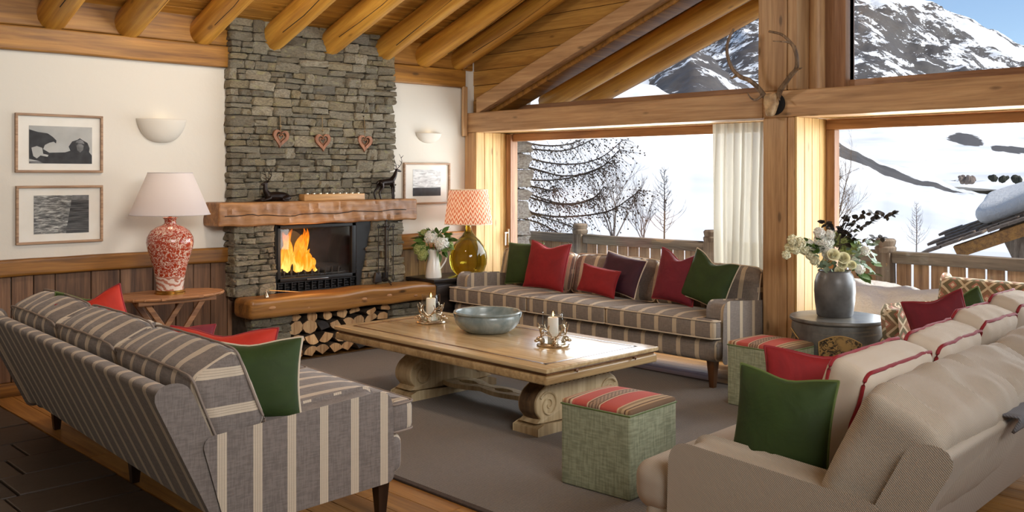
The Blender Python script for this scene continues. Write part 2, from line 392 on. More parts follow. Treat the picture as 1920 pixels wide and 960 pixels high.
def kilim():
    m = M_('woven_stripe', .9); uv = m.new('UVMap').outputs[0]; sx = m.new('SeparateXYZ'); m.link(uv, sx.inputs[0])
    S = [(0, srgb(116, 92, 66)), (.03, srgb(178, 150, 110)), (.06, srgb(90, 66, 50)), (.08, srgb(190, 164, 124)), (.12, srgb(150, 124, 90)), (.16, srgb(204, 176, 138)), (.18, srgb(196, 84, 74)), (.4, srgb(186, 72, 64)), (.42, srgb(212, 190, 160)), (.44, srgb(120, 90, 70)), (.46, srgb(176, 148, 122)), (.57, srgb(120, 90, 70)), (.59, srgb(212, 190, 160)), (.61, srgb(196, 84, 74)), (.8, srgb(206, 100, 88)), (.83, srgb(214, 192, 160)), (.86, srgb(120, 90, 70)), (.89, srgb(204, 176, 138)), (.92, srgb(170, 120, 90)), (.96, srgb(204, 180, 140))]
    c = m.ramp(sx.outputs[0], S, 'CONSTANT')
    ch = m.new('TexChecker'); m.link(m.coord('UV', (40, 26, 1)), ch.inputs[0]); ch.inputs['Scale'].default_value = 1
    mid = m.mth('MULTIPLY', m.mth('GREATER_THAN', sx.outputs[0], .46), m.mth('LESS_THAN', sx.outputs[0], .57)); c = m.mix(m.mth('MULTIPLY', m.mth('MULTIPLY', mid, ch.outputs['Fac']), .7), c, srgb(84, 70, 62))
    f = m.noise(m.coord('Object', (90, 300, 90)), 1, 2); m.col(m.mix(m.mth('MULTIPLY', f, .35), c, srgb(120, 86, 70))); m.bump(f, .3, .004); return m.m
MT['kilim'] = kilim()
def diamonds():
    m = M_('diamond_weave', .9); uv = m.new('UVMap').outputs[0]; sx = m.new('SeparateXYZ'); m.link(uv, sx.inputs[0])
    a = m.mth('DIVIDE', sx.outputs[0], .16); b = m.mth('DIVIDE', sx.outputs[1], .14)
    fa = m.mth('ABSOLUTE', m.mth('SUBTRACT', m.mth('FRACT', a), .5)); fb = m.mth('ABSOLUTE', m.mth('SUBTRACT', m.mth('FRACT', b), .5))
    d = m.mth('ADD', fa, fb)                       # 0..1, .5 = lattice line
    e = m.mth('ABSOLUTE', m.mth('SUBTRACT', d, .5))  # distance from the lattice
    # tell the two families of diamonds apart, and rows
    inside = m.mth('LESS_THAN', d, .5); row = m.mth('MODULO', m.mth('FLOOR', b), 2.0)
    alt = m.mth('FLOOR', m.mth('MULTIPLY', m.mth('ADD', m.mth('FRACT', m.mth('MULTIPLY', m.mth('FLOOR', m.mth('ADD', a, b)), .5)), 0), 2))
    olive, coral = srgb(118, 108, 82), srgb(190, 128, 110)
    fill = m.mix(inside, olive, m.mix(alt, srgb(150, 116, 90), srgb(128, 106, 78)))
    c = m.mix(m.mth('LESS_THAN', e, .07), fill, srgb(214, 196, 166))
    core = m.mth('GREATER_THAN', e, .3); c = m.mix(core, c, coral); c = m.mix(m.mth('GREATER_THAN', e, .4), c, srgb(226, 208, 184))
    f = m.noise(m.coord('Object', (150, 150, 150)), 1, 2); m.col(m.mix(m.mth('MULTIPLY', f, .25), c, srgb(90, 76, 60))); m.bump(f, .3, .003); return m.m
MT['diamond'] = diamonds()
def metal(name, c, rough=.4, met=1.0): return plain(name, c, rough, 30, .1, 0, Metallic=met)
MT['iron'] = metal('wrought_iron', srgb(60, 56, 54), .45, .7)
MT['cast'] = metal('cast_iron', srgb(34, 33, 33), .5, .5)
MT['steel'] = metal('grey_steel', srgb(120, 120, 120), .3)
MT['silver'] = metal('antique_silver', srgb(196, 180, 156), .28)
MT['brass'] = metal('brass', srgb(180, 140, 70), .25)
MT['bronze'] = metal('dark_bronze', srgb(38, 28, 24), .35, .6)
MT['white_en'] = plain('white_enamel', srgb(232, 230, 224), .2)
MT['wax'] = plain('white_wax', srgb(240, 234, 220), .45, Subsurface_Weight=.2)
MT['black'] = plain('matt_black', srgb(18, 17, 17), .8)
MT['soot'] = plain('sooty_brick', srgb(40, 34, 32), .9, 6, .5, .3)
def glass(name, tint=(1, 1, 1, 1), ior=1.45):
    m = bpy.data.materials.new(name); m.use_nodes = True; n = m.node_tree.nodes; n.clear(); L = m.node_tree.links.new
    o = n.new('ShaderNodeOutputMaterial'); t = n.new('ShaderNodeBsdfTransparent'); t.inputs[0].default_value = tint; g = n.new('ShaderNodeBsdfGlossy'); g.inputs['Roughness'].default_value = .02
    f = n.new('ShaderNodeFresnel'); f.inputs[0].default_value = ior; x = n.new('ShaderNodeMixShader'); gm = n.new('ShaderNodeNewGeometry'); mm = n.new('ShaderNodeMath'); mm.operation = 'MULTIPLY'; m1 = n.new('ShaderNodeMath'); m1.operation = 'SUBTRACT'; m1.inputs[0].default_value = 1; L(gm.outputs['Backfacing'], m1.inputs[1]); L(f.outputs[0], mm.inputs[0]); L(m1.outputs[0], mm.inputs[1]); L(mm.outputs[0], x.inputs[0]); L(t.outputs[0], x.inputs[1]); L(g.outputs[0], x.inputs[2]); L(x.outputs[0], o.inputs[0]); return m
MT['glass'] = glass('clear_glass', (.95, .96, .96, 1), 1.7); MT['picture_glass'] = glass('picture_glass', (1, 1, 1, 1), 1.12); MT['pane'] = glass('window_glass', (.97, .98, .98, 1))
MT['amber'] = M_('amber_glass', .0, Transmission_Weight=.96, IOR=1.4); MT['amber'].col(srgb(222, 206, 70)); MT['amber'] = MT['amber'].m
def emit(name, c, s):
    m = bpy.data.materials.new(name); m.use_nodes = True; b = m.node_tree.nodes['Principled BSDF']; b.inputs['Emission Color'].default_value = c; b.inputs['Emission Strength'].default_value = s; b.inputs['Base Color'].default_value = c; return m
MT['candle_flame'] = emit('candle_flame', srgb(255, 200, 110), 8)
def flame():
    m = bpy.data.materials.new('fire_flame'); m.use_nodes = True; n = m.node_tree.nodes; n.clear(); L = m.node_tree.links.new
    tc = n.new('ShaderNodeTexCoord'); sp = n.new('ShaderNodeSeparateXYZ'); L(tc.outputs['Object'], sp.inputs[0])
    mp = n.new('ShaderNodeMapping'); mp.inputs['Scale'].default_value = (16, 16, 5); L(tc.outputs['Object'], mp.inputs[0]); no = n.new('ShaderNodeTexNoise'); L(mp.outputs[0], no.inputs[0]); no.inputs['Scale'].default_value = 1; no.inputs['Detail'].default_value = 3; no.inputs['Distortion'].default_value = 1
    a = n.new('ShaderNodeMath'); a.operation = 'MULTIPLY_ADD'; L(no.outputs['Fac'], a.inputs[0]); a.inputs[1].default_value = .75; b = n.new('ShaderNodeMath'); b.operation = 'MULTIPLY'; L(sp.outputs[2], b.inputs[0]); b.inputs[1].default_value = .95; L(b.outputs[0], a.inputs[2])
    r = n.new('ShaderNodeValToRGB'); e = r.color_ramp.elements; e[0].position = .3; e[0].color = srgb(255, 214, 110); e[1].position = .85; e[1].color = srgb(190, 50, 8); x = e.new(.52); x.color = srgb(252, 140, 28); L(a.outputs[0], r.inputs[0])
    r2 = n.new('ShaderNodeValToRGB'); e = r2.color_ramp.elements; e[0].position = .5; e[0].color = WHT; e[1].position = .8; e[1].color = BLK; L(a.outputs[0], r2.inputs[0])
    em = n.new('ShaderNodeEmission'); em.inputs[1].default_value = 1.5; L(r.outputs[0], em.inputs[0]); t = n.new('ShaderNodeBsdfTransparent'); mx = n.new('ShaderNodeMixShader'); L(r2.outputs[0], mx.inputs[0]); L(t.outputs[0], mx.inputs[1]); L(em.outputs[0], mx.inputs[2])
    o = n.new('ShaderNodeOutputMaterial'); L(mx.outputs[0], o.inputs[0]); return m
MT['flame'] = flame()
def shade(name, white=True):
    m = M_(name, .8); b = m.b
    if white: m.col(srgb(226, 222, 224))
    else:
        uv = m.new('UVMap').outputs[0]; sx = m.new('SeparateXYZ'); m.link(uv, sx.inputs[0]); u, v = sx.outputs[0], sx.outputs[1]
        zz = m.mth('ABSOLUTE', m.mth('SUBTRACT', m.mth('FRACT', m.mth('MULTIPLY', u, 30)), .5)); k = m.mth('FRACT', m.mth('ADD', m.mth('MULTIPLY', v, 6.5), m.mth('MULTIPLY', zz, 1.9)))
        n = m.noise(m.coord('UV', (240, 6, 1)), 1, 2); k = m.mth('ADD', k, m.mth('MULTIPLY', m.mth('SUBTRACT', n, .5), 1.3))
        m.col(m.mix(m.ramp(k, [(.42, BLK), (.5, WHT)]), srgb(204, 112, 72), srgb(238, 216, 192)))
    t = m.new('BsdfTranslucent'); mx = m.new('MixShader'); mx.inputs[0].default_value = .45
    src = b.inputs['Base Color'].links
    if src: m.link(src[0].from_socket, t.inputs[0])
    else: t.inputs[0].default_value = b.inputs['Base Color'].default_value
    out = m.n['Material Output']; m.link(b.outputs[0], mx.inputs[1]); m.link(t.outputs[0], mx.inputs[2]); m.link(mx.outputs[0], out.inputs[0]); return m.m
MT['shade'] = shade('white_shade'); MT['shade_ikat'] = shade('ikat_shade', False)
def curtain():
    m = M_('sheer_linen', .9); m.col(srgb(196, 190, 178)); t = m.new('BsdfTranslucent'); t.inputs[0].default_value = srgb(176, 168, 152); tr = m.new('BsdfTransparent')
    mx = m.new('MixShader'); mx.inputs[0].default_value = .45; m2 = m.new('MixShader'); m2.inputs[0].default_value = .10; m.link(m.b.outputs[0], mx.inputs[1]); m.link(t.outputs[0], mx.inputs[2]); m.link(mx.outputs[0], m2.inputs[1]); m.link(tr.outputs[0], m2.inputs[2]); m.link(m2.outputs[0], m.n['Material Output'].inputs[0]); return m.m
MT['curtain'] = curtain()
def china():
    m = M_('red_white_china', .15); v = m.coord(); vc = m.vor(v, 22, out='Distance'); n = m.noise(v, 38, 4, .6, 2.5); n2 = m.noise(v, 9, 3, .6, 1)
    sp = m.new('SeparateXYZ'); m.link(v, sp.inputs[0]); low = m.mth('LESS_THAN', sp.outputs[2], .135)
    pat = m.mth('MAXIMUM', m.ramp(vc, [(.22, WHT), (.3, BLK)]), m.ramp(n, [(.44, BLK), (.5, WHT)]))
    c = m.mix(pat, srgb(226, 196, 176), m.mix(n2, srgb(186, 72, 36), srgb(150, 36, 22)))
    wv = m.new('TexWave', wave_type='RINGS'); m.link(v, wv.inputs[0]); wv.inputs['Scale'].default_value = 9; wv.inputs['Distortion'].default_value = 6; wv.inputs['Detail Scale'].default_value = 2
    c2 = m.mix(m.ramp(wv.outputs['Fac'], [(.5, BLK), (.6, WHT)]), srgb(224, 204, 190), srgb(184, 120, 100)); m.col(m.mix(low, c, c2)); return m.m
MT['china'] = china()
def celadon():
    m = M_('blue_grey_glaze', .25); v = m.coord(); n = m.noise(v, 6, 5, .6, 1); sp = m.new('SeparateXYZ'); m.link(v, sp.inputs[0])
    c = m.mix(m.ramp(n, [(.35, BLK), (.7, WHT)]), srgb(112, 124, 124), srgb(156, 164, 160)); m.col(c); m.bump(n, .15, .004); return m.m
MT['celadon'] = celadon()
MT['zinc'] = plain('grey_stoneware', srgb(96, 96, 96), .35, 7, .5, .15)
def drumm():
    m = M_('painted_drum', .35); v = m.coord(); n = m.noise(v, 6, 6, .65); n2 = m.noise(m.coord('Object', (1, 1, 12)), 3, 4)
    c = m.mix(m.ramp(n, [(.3, BLK), (.7, WHT)]), srgb(62, 64, 66), srgb(112, 112, 108)); m.col(m.mix(m.ramp(n2, [(.55, BLK), (.75, WHT)]), c, srgb(140, 128, 108))); m.bump(n, .2, .003); return m.m
MT['drum'] = drumm()
def goldp():
    m = M_('gilt_panel', .4); v = m.coord(); n = m.noise(v, 30, 6, .7, 1.5); n2 = m.noise(v, 7, 2)
    k = m.mth('MULTIPLY', m.ramp(n, [(.46, BLK), (.52, WHT)]), m.ramp(n2, [(.42, BLK), (.5, WHT)]))
    m.col(m.mix(k, srgb(170, 138, 84), srgb(48, 38, 30))); return m.m
MT['gilt'] = goldp()
MT['gilt_rim'] = plain('gilt_rim', srgb(190, 156, 96), .4)
def snowm():
    m = M_('snow', .7); v = m.coord(); n = m.noise(m.coord('Object', (.01, .03, .05)), 1, 5); at_ = m.new('Attribute'); at_.attribute_name = 'rock'
    n2 = m.noise(v, .02, 8, .68); n3 = m.noise(v, .15, 6, .7)
    k = m.mth('ADD', at_.outputs['Fac'], m.mth('MULTIPLY', m.mth('SUBTRACT', n2, .5), 2.2)); k = m.mth('ADD', k, m.mth('MULTIPLY', m.mth('SUBTRACT', n3, .5), .9))
    mk = m.ramp(k, [(.47, BLK), (.53, WHT)])
    c = m.mix(mk, m.mix(m.ramp(n, [(.35, BLK), (.62, WHT)]), srgb(206, 209, 214), srgb(250, 250, 250)), m.mix(n3, srgb(44, 42, 44), srgb(96, 90, 84))); m.col(c); return m.m
MT['snow'] = snowm()
def fur():
    m = M_('deep_snow', .8); v = m.coord(); n = m.noise(v, 9, 7, .7); m.col(m.mix(n, srgb(232, 228, 222), srgb(250, 250, 250))); m.bump(n, 1, .06); return m.m
MT['fur'] = fur()
MT['twig'] = plain('twig_bark', srgb(64, 54, 46), .9, 10, .3)
MT['twig_pale'] = plain('pale_twig', srgb(122, 108, 98), .9, 10, .3)
MT['needle'] = plain('dark_needles', srgb(44, 46, 36), .9, 10, .3)
MT['slate'] = plain('roof_slab', srgb(110, 94, 80), .8, 6, .5, .5)
MT['skull'] = plain('bone', srgb(190, 160, 120), .6, 14, .5, .4)
MT['antler'] = wood('antler', srgb(150, 126, 100), srgb(70, 50, 36), 2, .5, 2, knots=0, bump=.6)
MT['petal_w'] = plain('white_petals', srgb(246, 244, 236), .6, 20, .08, Subsurface_Weight=.1)
MT['petal_g'] = plain('green_petals', srgb(172, 180, 112), .6, 20, .15)
MT['petal_y'] = plain('cream_petals', srgb(244, 240, 208), .6, 20, .1)
MT['leaf'] = plain('green_leaf', srgb(84, 112, 48), .5, 12, .3)
MT['leaf_grey'] = plain('eucalyptus_leaf', srgb(116, 134, 110), .6, 12, .2)
MT['leaf_dark'] = plain('dark_foliage', srgb(48, 42, 38), .6, 12, .3)
MT['heart'] = wood('heart_wood', srgb(158, 104, 70), srgb(108, 66, 40), 2, .5, 2, knots=0)
MT['string'] = plain('jute', srgb(150, 126, 90), .9)
MT['mount'] = plain('picture_mount', srgb(226, 222, 212), .8)
MT['pgrey'] = plain('photo_grey', srgb(168, 168, 164), .7, 5, .2)
MT['pdark'] = plain('photo_dark', srgb(44, 44, 46), .7, 24, .5)
MT['pmid'] = plain('photo_mid', srgb(104, 104, 104), .7, 20, .5)
def photo(name, kind):
    m = M_(name, .6); v = m.coord('Object', (1, 1, 1))
    if kind == 0: n = m.noise(m.coord('Object', (3, 3, 22)), 4, 7, .75, .6); m.col(m.ramp(n, [(.36, srgb(28, 28, 30)), (.5, srgb(110, 110, 108)), (.64, srgb(206, 206, 200))]))
    elif kind == 1: n = m.noise(m.coord('Object', (2, 2, 60)), 3, 5, .6); m.col(m.ramp(n, [(.4, srgb(22, 22, 24)), (.62, srgb(92, 92, 92))]))
    else: n = m.noise(m.coord('Object', (3, 3, 10)), 4, 7, .7, 1); m.col(m.ramp(n, [(.35, srgb(150, 150, 150)), (.6, srgb(232, 232, 230))]))
    return m.m
MT['photo0'] = photo('photo_rockface', 0); MT['photo1'] = photo('photo_shadow', 1); MT['photo2'] = photo('photo_sky', 2)
# ================================================================ SETTING
random.seed(7)
XB, YA = 6.5, 7.46          # inner faces: window-wall posts, fireplace wall
XW = 6.97                   # window plane
X0, Y0 = -1.6, -2.6         # the room's far sides, behind the camera
SL = .36
def roof_z(y): return 2.90+SL*(YA-y) if y > 1.0 else 2.90+SL*(YA-1.0)-SL*(1.0-y)

floor = struct('floor')
G().box((X0, Y0, -.06), (XW+.2, YA+.1, -.022)).build('subfloor', MT['black'], floor, False)
pm = {}
def plank_obj(name, parent, lo, hi, mat, c=.003, prop=None):
    sz = tuple(round(hi[i]-lo[i], 3) for i in range(3)); key = (name, sz, mat.name)
    if key not in pm: pm[key] = G().rbox((-sz[0]/2, -sz[1]/2, -sz[2]/2), (sz[0]/2, sz[1]/2, sz[2]/2), c, 1).mesh(name, mat, False)
    return inst(name, pm[key], parent, loc=tuple((lo[i]+hi[i])/2 for i in range(3)))
x = 2.0
while x < XW+.1:
    y = Y0+rnd(0, 1)-1
    while y < YA:
        L_ = random.choice((1.9, 2.3, 2.7)); a, b = max(y, Y0), min(y+L_, YA)
        if b-a > .1 and not (b < 1.0): plank_obj('floorboard', floor, (x+.0015, a+.001, -.022), (x+.1435, b-.001, 0), MT['floor'], .002)
        y += L_
    x += .145
y = Y0
while y < YA:
    h = random.choice((.34, .42, .5)); x = X0-rnd(0, .4)
    while x < 2.0:
        L_ = random.choice((.42, .55, .7, .85)); a, b = max(x, X0), min(x+L_, 2.0)
        if 2.0-b < .15: b = 2.0; L_ = 9
        if b-a > .05 and y+h > .6: plank_obj('stone_tile', floor, (a+.006, y+.006, -.022), (b-.006, min(y+h, YA)-.006, rnd(-.004, .001)), MT['tile'], .006)
        x += L_
    y += h

# --- fireplace wall
wl = struct('wall_left')
G().box((X0, YA, -.05), (XB+.7, YA+.25, 3.2)).build('plaster_face', MT['plaster'], wl, False)
x = X0
while x < XB-.05:
    wd = random.choice((.15, .19, .22, .26)); e = min(x+wd, XB)
    if not (x > 3.86 and e < 5.55): plank_obj('wainscot_board', wl, (x+.003, YA-rnd(.024, .034), .10), (e-.003, YA, .88), MT['wainscot'] if e < 5 else MT['wainscot2'], .005)
    x += wd
for a, b in ((X0, 3.86), (5.48, XB)):
    g = G().rbox((a, YA-.075, .865), (b, YA, .99 if a < 0 else 1.02), .02, 2, 24, nz=.006, ns=3); g.build('rail', MT['rail'], wl)
bl = struct('baseboard_left')
G().rbox((X0, YA-.05, 0), (3.86, YA, .10), .006, 2).build('skirting', MT['rail'], bl)
G().rbox((5.5, YA-.05, 0), (XB, YA, .10), .006, 2).build('skirting', MT['rail'], bl)
def beam(name, lo, hi, mat, label, cat='beam', group=None, r=.012, nz=.005):
    L_ = max(hi[i]-lo[i] for i in range(3)); c = [(lo[i]+hi[i])/2 for i in range(3)]; h = [(hi[i]-lo[i])/2 for i in range(3)]
    g = G().rbox([-x for x in h], h, r, 2, max(4, int(L_*4)), nz=nz, ns=1.7)
    o = g.build(name, mat, None, loc=c); tag(o, label, cat, group); return o
beam('wall_beam', (X0, YA-.055, 2.506), (3.83, YA+.02, 2.685), MT['beam_x'], 'lower squared pine beam above the white wall left of the chimney')
beam('wall_beam', (X0, YA-.03, 2.69), (3.83, YA+.02, 2.93), MT['beam_x'], 'upper squared pine beam behind the log ends left of the chimney')
beam('wall_beam', (5.5, YA-.055, 2.506), (XB-.02, YA+.02, 2.685), MT['beam_x'], 'lower short pine beam above the white wall right of the chimney')
beam('wall_beam', (5.5, YA-.03, 2.69), (XB+.1, YA+.02, 2.93), MT['beam_x'], 'upper short pine beam behind the log ends right of the chimney')

# --- ceiling boards and round logs
ceil = struct('ceiling')
n_b = int((YA-1.0)/.128*sqrt(1+SL*SL))+1; sl = math.atan(SL); bmesh_ = G().rbox((-(9.6-X0)/2, -.062, -.011), ((9.6-X0)/2, .062, .011), .004, 1).mesh('ceiling_board', MT['ceil_board'], False)
for i in range(n_b):
    y = YA+.05-i*.128*cos(sl)
    inst('ceiling_board', bmesh_, ceil, loc=((9.6+X0)/2, y, roof_z(y)+.012), rot=(-sl, 0, 0))
G().add([(X0, YA+.9, 2.90-.9*SL+.04), (9.7, YA+.9, 2.90-.9*SL+.04), (9.7, 1.0, roof_z(1.0)+.04), (X0, 1.0, roof_z(1.0)+.04), (9.7, Y0-.1, roof_z(Y0)+.04), (X0, Y0-.1, roof_z(Y0)+.04)], [(0, 1, 2, 3), (3, 2, 4, 5)]).build('roof_deck', MT['ceil_board'], ceil, False)
g = G().box((7.0, YA-.02, 0), (9.6, YA+.3, 0)); g = None
ordn = ['first', 'second', 'third', 'fourth', 'fifth', 'sixth', 'seventh', 'eighth', 'ninth', 'tenth', 'eleventh', 'twelfth']
def log_beam(x, label, grp, r=.118, y_lo=-.0, y_hi=YA+.0, tip=0):
    Ln = (y_hi-y_lo)*sqrt(1+SL*SL); P = []; R = []
    for i in range(25):
        t = i/24; P.append((noise.noise((t*4, x*3, 0))*.02, -t*Ln, noise.noise((t*4, x*3, 9))*.012)); R.append(r*(1-.06*t+.05*noise.noise((t*9, x, 3))))
    P[0] = (P[0][0], .0, P[0][2])
    g = G().tube(P, R, 16)
    g.map(lambda v: (v.x*(1+.04*noise.noise((v.x*9, v.y*2, v.z*9))), v.y, v.z))
    o = g.build('log_beam', MT['log'], None); o.location = (x, y_hi, 2.78+SL*(YA-y_hi)); o.rotation_euler = (-sl, 0, 0); tag(o, label, 'beam', grp)
    # long drying crack
    c = G().tube([(P[i][0]+cos(a)*(R[i]-.002), P[i][1], P[i][2]+sin(a)*(R[i]-.002)) for i in range(1, 22) for a in [-1.9+.5*noise.noise((i*.3, x, 5))+(.5 if int(x*10) % 2 else -.4)]], .0035, 4)
    c.build('crack', MT['black'], o); return o
LX = [1.82, 2.42, 2.99, 3.60, 4.23, 4.82, 5.43, 5.94, 6.40]
for i, x in enumerate(LX):
    if i == 0: lab = 'round ceiling log entering at the far left corner of the picture'
    else: lab = ordn[i-1]+' round ceiling log from the left, above the '+('picture wall' if i < 4 else 'stone chimney' if i < 7 else 'white wall right of the chimney' if i < 8 else 'corner, against the boarded gable')
    log_beam(x, lab, 'round logs carrying the ceiling', .115 if i < 8 else .105)
for k, x in enumerate((7.9, 8.55, 9.15)):
    log_beam(x, ('round eaves log outside, nearest the triangular window', 'middle round eaves log outside the triangular window', 'outermost round eaves log outside the triangular window')[k], 'eaves logs outside', .125, 0, YA+.8)
wr = struct('wall_rear')   # sides of the room behind the camera
G().box((X0, Y0-.2, 0), (XW, Y0, 4.6)).box((X0-.2, Y0, 0), (X0, YA+.2, 5.3)).build('plaster_face', MT['plaster'], wr, False)

# --- window wall
wrt = struct('wall_right')
bz0, bz1 = 2.04, 2.245
beam('main_beam', (XB, 3.94, bz0), (XB+.24, YA+.0, bz1), MT['beam_y'], 'long horizontal pine beam above the left window, left of the antlers')
beam('main_beam', (XB, -.6, bz0), (XB+.24, 3.94, bz1), MT['beam_y'], 'long horizontal pine beam above the right window, right of the antlers')
beam('corner_post', (XB, 7.30, 0), (XB+.2, YA, bz0), MT['beam_z'], 'squared pine corner post below the beam, behind the patterned lampshade', 'post')
beam('corner_strut', (XB-.07, 7.40, 2.0), (XB+.0, YA-.03, 2.52), MT['beam_z'], 'short rounded upright post in the corner above the beam end', 'post', r=.03)
beam('main_post', (XB, 3.735, 0), (XB+.2, 3.94, bz0), MT['beam_z'], 'wide squared pine post under the antlers, beside the curtain', 'post')
beam('main_post', (XB, 3.67, 0), (XB+.2, 3.73, bz0), MT['beam_z'], 'narrow pine facing strip on the right of the main post below the beam', 'post', nz=.002)
beam('upper_post', (XB+.0, 3.735, bz1), (XB+.2, 3.98, 4.7), MT['beam_z'], 'wide squared pine post rising above the antlers', 'post')
beam('upper_post', (XB+.0, 3.645, bz1), (XB+.2, 3.73, 4.7), MT['beam_z'], 'narrow pine facing strip right of the upper post', 'post', nz=.002)
g = G().tube([(0, 0, z) for z in (0, .6, 1.2, 1.8, 2.45)], [.062, .06, .06, .059, .06], 18); o = g.build('round_post', MT['beam_z'], None, loc=(XB+.22, 3.60, bz1)); tag(o, 'slim round upright pole between upper post and right gable window', 'post')
g = G().rbox((XB+.28, 3.4, bz1), (XB+.42, 3.68, 4.8), .01, 1); g.build('mullion', MT['frame_z'], wrt)
for y, z0_, z1_, nm in ((7.30, 0, bz0, 0), (3.67, 0, bz0, 1)):
    for k in range(4):
        a = XB+.2*(1 if False else 0)+.0+.12*k
        lo = (XB+.005+.118*k, y-.02, z0_); hi = (XB+.118*(k+1), y, z1_); plank_obj('jamb_board', wrt, lo, hi, MT['jamb'], .004)
G().box((XB+.2, 3.72, 0), (XW, 4.0, bz0)).build('post_core', MT['jamb'], wrt, False)
G().box((XB+.1, 7.30, 0), (XW+.08, YA, bz0)).build('corner_core', MT['jamb'], wrt, False)
# soffit between beam and window head
g = G().box((XB+.2, -.6, bz0+.005), (XW+.15, YA, bz0+.05)); g.build('soffit', MT['jamb'], wrt, False)
G().box((XW+.1, -.6, bz0-.05), (XW+.18, YA, bz1+.04)).build('lintel', MT['frame_y'], wrt, False)
# gable boards between the rafter and the ceiling
ry = lambda y: 2.225+.365*(7.30-y)        # underside of the gable rafter
z = bz1-.02
k = 0
while z < 4.9:
    h = .155; lo_, hi_ = z+.002, z+h-.002
    yt = lambda zz: YA if zz < 2.93 else YA-(zz-2.93)/SL           # where the ceiling cuts the board
    yr = lambda zz: min(7.36, 7.30-(zz-2.225-.10)/.365)             # where the rafter covers it
    a0, a1, b0_, b1_ = yr(lo_), yr(hi_), yt(lo_), yt(hi_)
    P_ = [(a0, lo_), (b0_, lo_), (b1_, hi_), (a1, hi_)]
    if b0_-a0 > .02 and a1 > 1.2: G().prism(P_, XB+.125+.006*(k % 2), XB+.165, 0, .004).build('gable_board', MT['gable'], wrt, False)
    z += h; k += 1
def rafter(x0, x1, off, th, label, mat='gable', y_lo=1.0, y_hi=7.36, nm='gable_rafter'):
    poly = [(y_hi, ry(y_hi)+off), (y_lo, ry(y_lo)+off), (y_lo, ry(y_lo)+off+th), (y_hi-0, ry(y_hi)+off+th)]
    poly = [(p[0], p[1]) for p in poly]
    g = G().prism(poly[::-1], x0, x1, 0, .01); o = g.build(nm, MT[mat], None); tag(o, label, 'beam'); return o
rafter(XB+.01, XB+.12, 0.0, .165, 'light squared gable rafter sloping up from the beam to the top edge', 'beam_y', y_hi=7.29)
rafter(XB+.13, XW-.1, -.045, .16, 'dark inner gable rafter right behind the light one, over the triangular window', 'beam_x', y_hi=7.28)

def frame_member(par, lo, hi, mat, r=.006): return G().rbox(lo, hi, r, 1).build('frame_bar', mat, par, False)
def window(name, ya, yb, z0, z1, left=True, right=True, bars=()):
    w_ = struct(name); fw = .075
    frame_member(w_, (XW-.02, ya, z1-fw), (XW+.06, yb, z1), MT['frame_y']); frame_member(w_, (XW-.02, ya, z0), (XW+.06, yb, z0+fw), MT['frame_y'])
    for c in ((yb-fw, yb) if left else None, (ya, ya+fw) if right else None):
        if c: frame_member(w_, (XW-.02, c[0], z0+fw), (XW+.06, c[1], z1-fw), MT['frame_z'])
    G().box((XW+.02, ya+fw*.5, z0+fw*.5), (XW+.026, yb-fw*.5, z1-fw*.5)).build('pane', MT['pane'], w_, False)
    return w_
w1 = window('window_1', 3.99, 7.28, .05, 2.03)
frame_member(w1, (XW-.05, 7.20, .05), (XW-.02, 7.27, 2.03), MT['frame_z'])
h = G().rbox((XW-.062, 7.215, .86), (XW-.05, 7.245, 1.03), .003, 1); h.build('handle_plate', MT['silver'], w1)
h = G().tube([(XW-.06, 7.23, .99), (XW-.10, 7.23, .99), (XW-.105, 7.22, .985), (XW-.105, 7.222, .86)], .009, 8); h.build('handle', MT['white_en'], w1)
w2 = window('window_2', -.6, 3.65, .05, 2.03)
# triangular gable window
w3 = struct('window_3')
yA_, yB_ = 7.08, 4.02
zt = lambda y: 2.30+.375*(7.06-y)
for (p, q, r_) in (((yA_+.1, 2.25), (yB_, 2.25), 0), ):
    G().rbox((XW-.12, yB_, 2.25), (XW-.04, yA_+.12, 2.32), .005, 1).build('frame_bar', MT['frame_y'], w3, False)
poly = [(yA_+.12, zt(yA_)-.01), (yA_+.12, zt(yA_)+.10), (yB_, zt(yB_)+.1), (yB_, zt(yB_))]
G().prism(poly, XW-.12, XW-.04, 0, .005).build('frame_bar', MT['frame_y'], w3, False)
G().box((XW-.12, yB_-.05, 2.25), (XW-.04, yB_+.01, 3.6)).build('frame_bar', MT['frame_z'], w3, False)
G().prism([(yA_, 2.30), (yA_, zt(yA_)+.02), (yB_, zt(yB_)+.02), (yB_, 2.30)], XW-.09, XW-.084, 0).build('pane', MT['pane'], w3, False)
# right gable window
w4 = struct('window_4')
G().rbox((XW-.12, -.6, 2.25), (XW-.04, 3.5, 2.325), .005, 1).build('frame_bar', MT['frame_y'], w4, False)
G().rbox((XW-.12, 3.40, 2.285), (XW-.04, 3.5, 4.4), .005, 1).build('frame_bar', MT['frame_z'], w4, False)
G().prism([(-.6, 2.28), (3.45, 2.28), (3.45, 4.15), (1.0, 5.0), (-.6, 4.5)][::-1], XW-.09, XW-.084, 0).build('pane', MT['pane'], w4, False)
beam('rafter', (XB+.01, -.6, 2.245), (XB+.012, -.59, 2.25), MT['beam_y'], 'x') if False else None
G().box((XB+.25, 7.2, bz1-.02), (XW-.13, YA, 2.9)).build('corner_fill', MT['gable'], wrt, False)

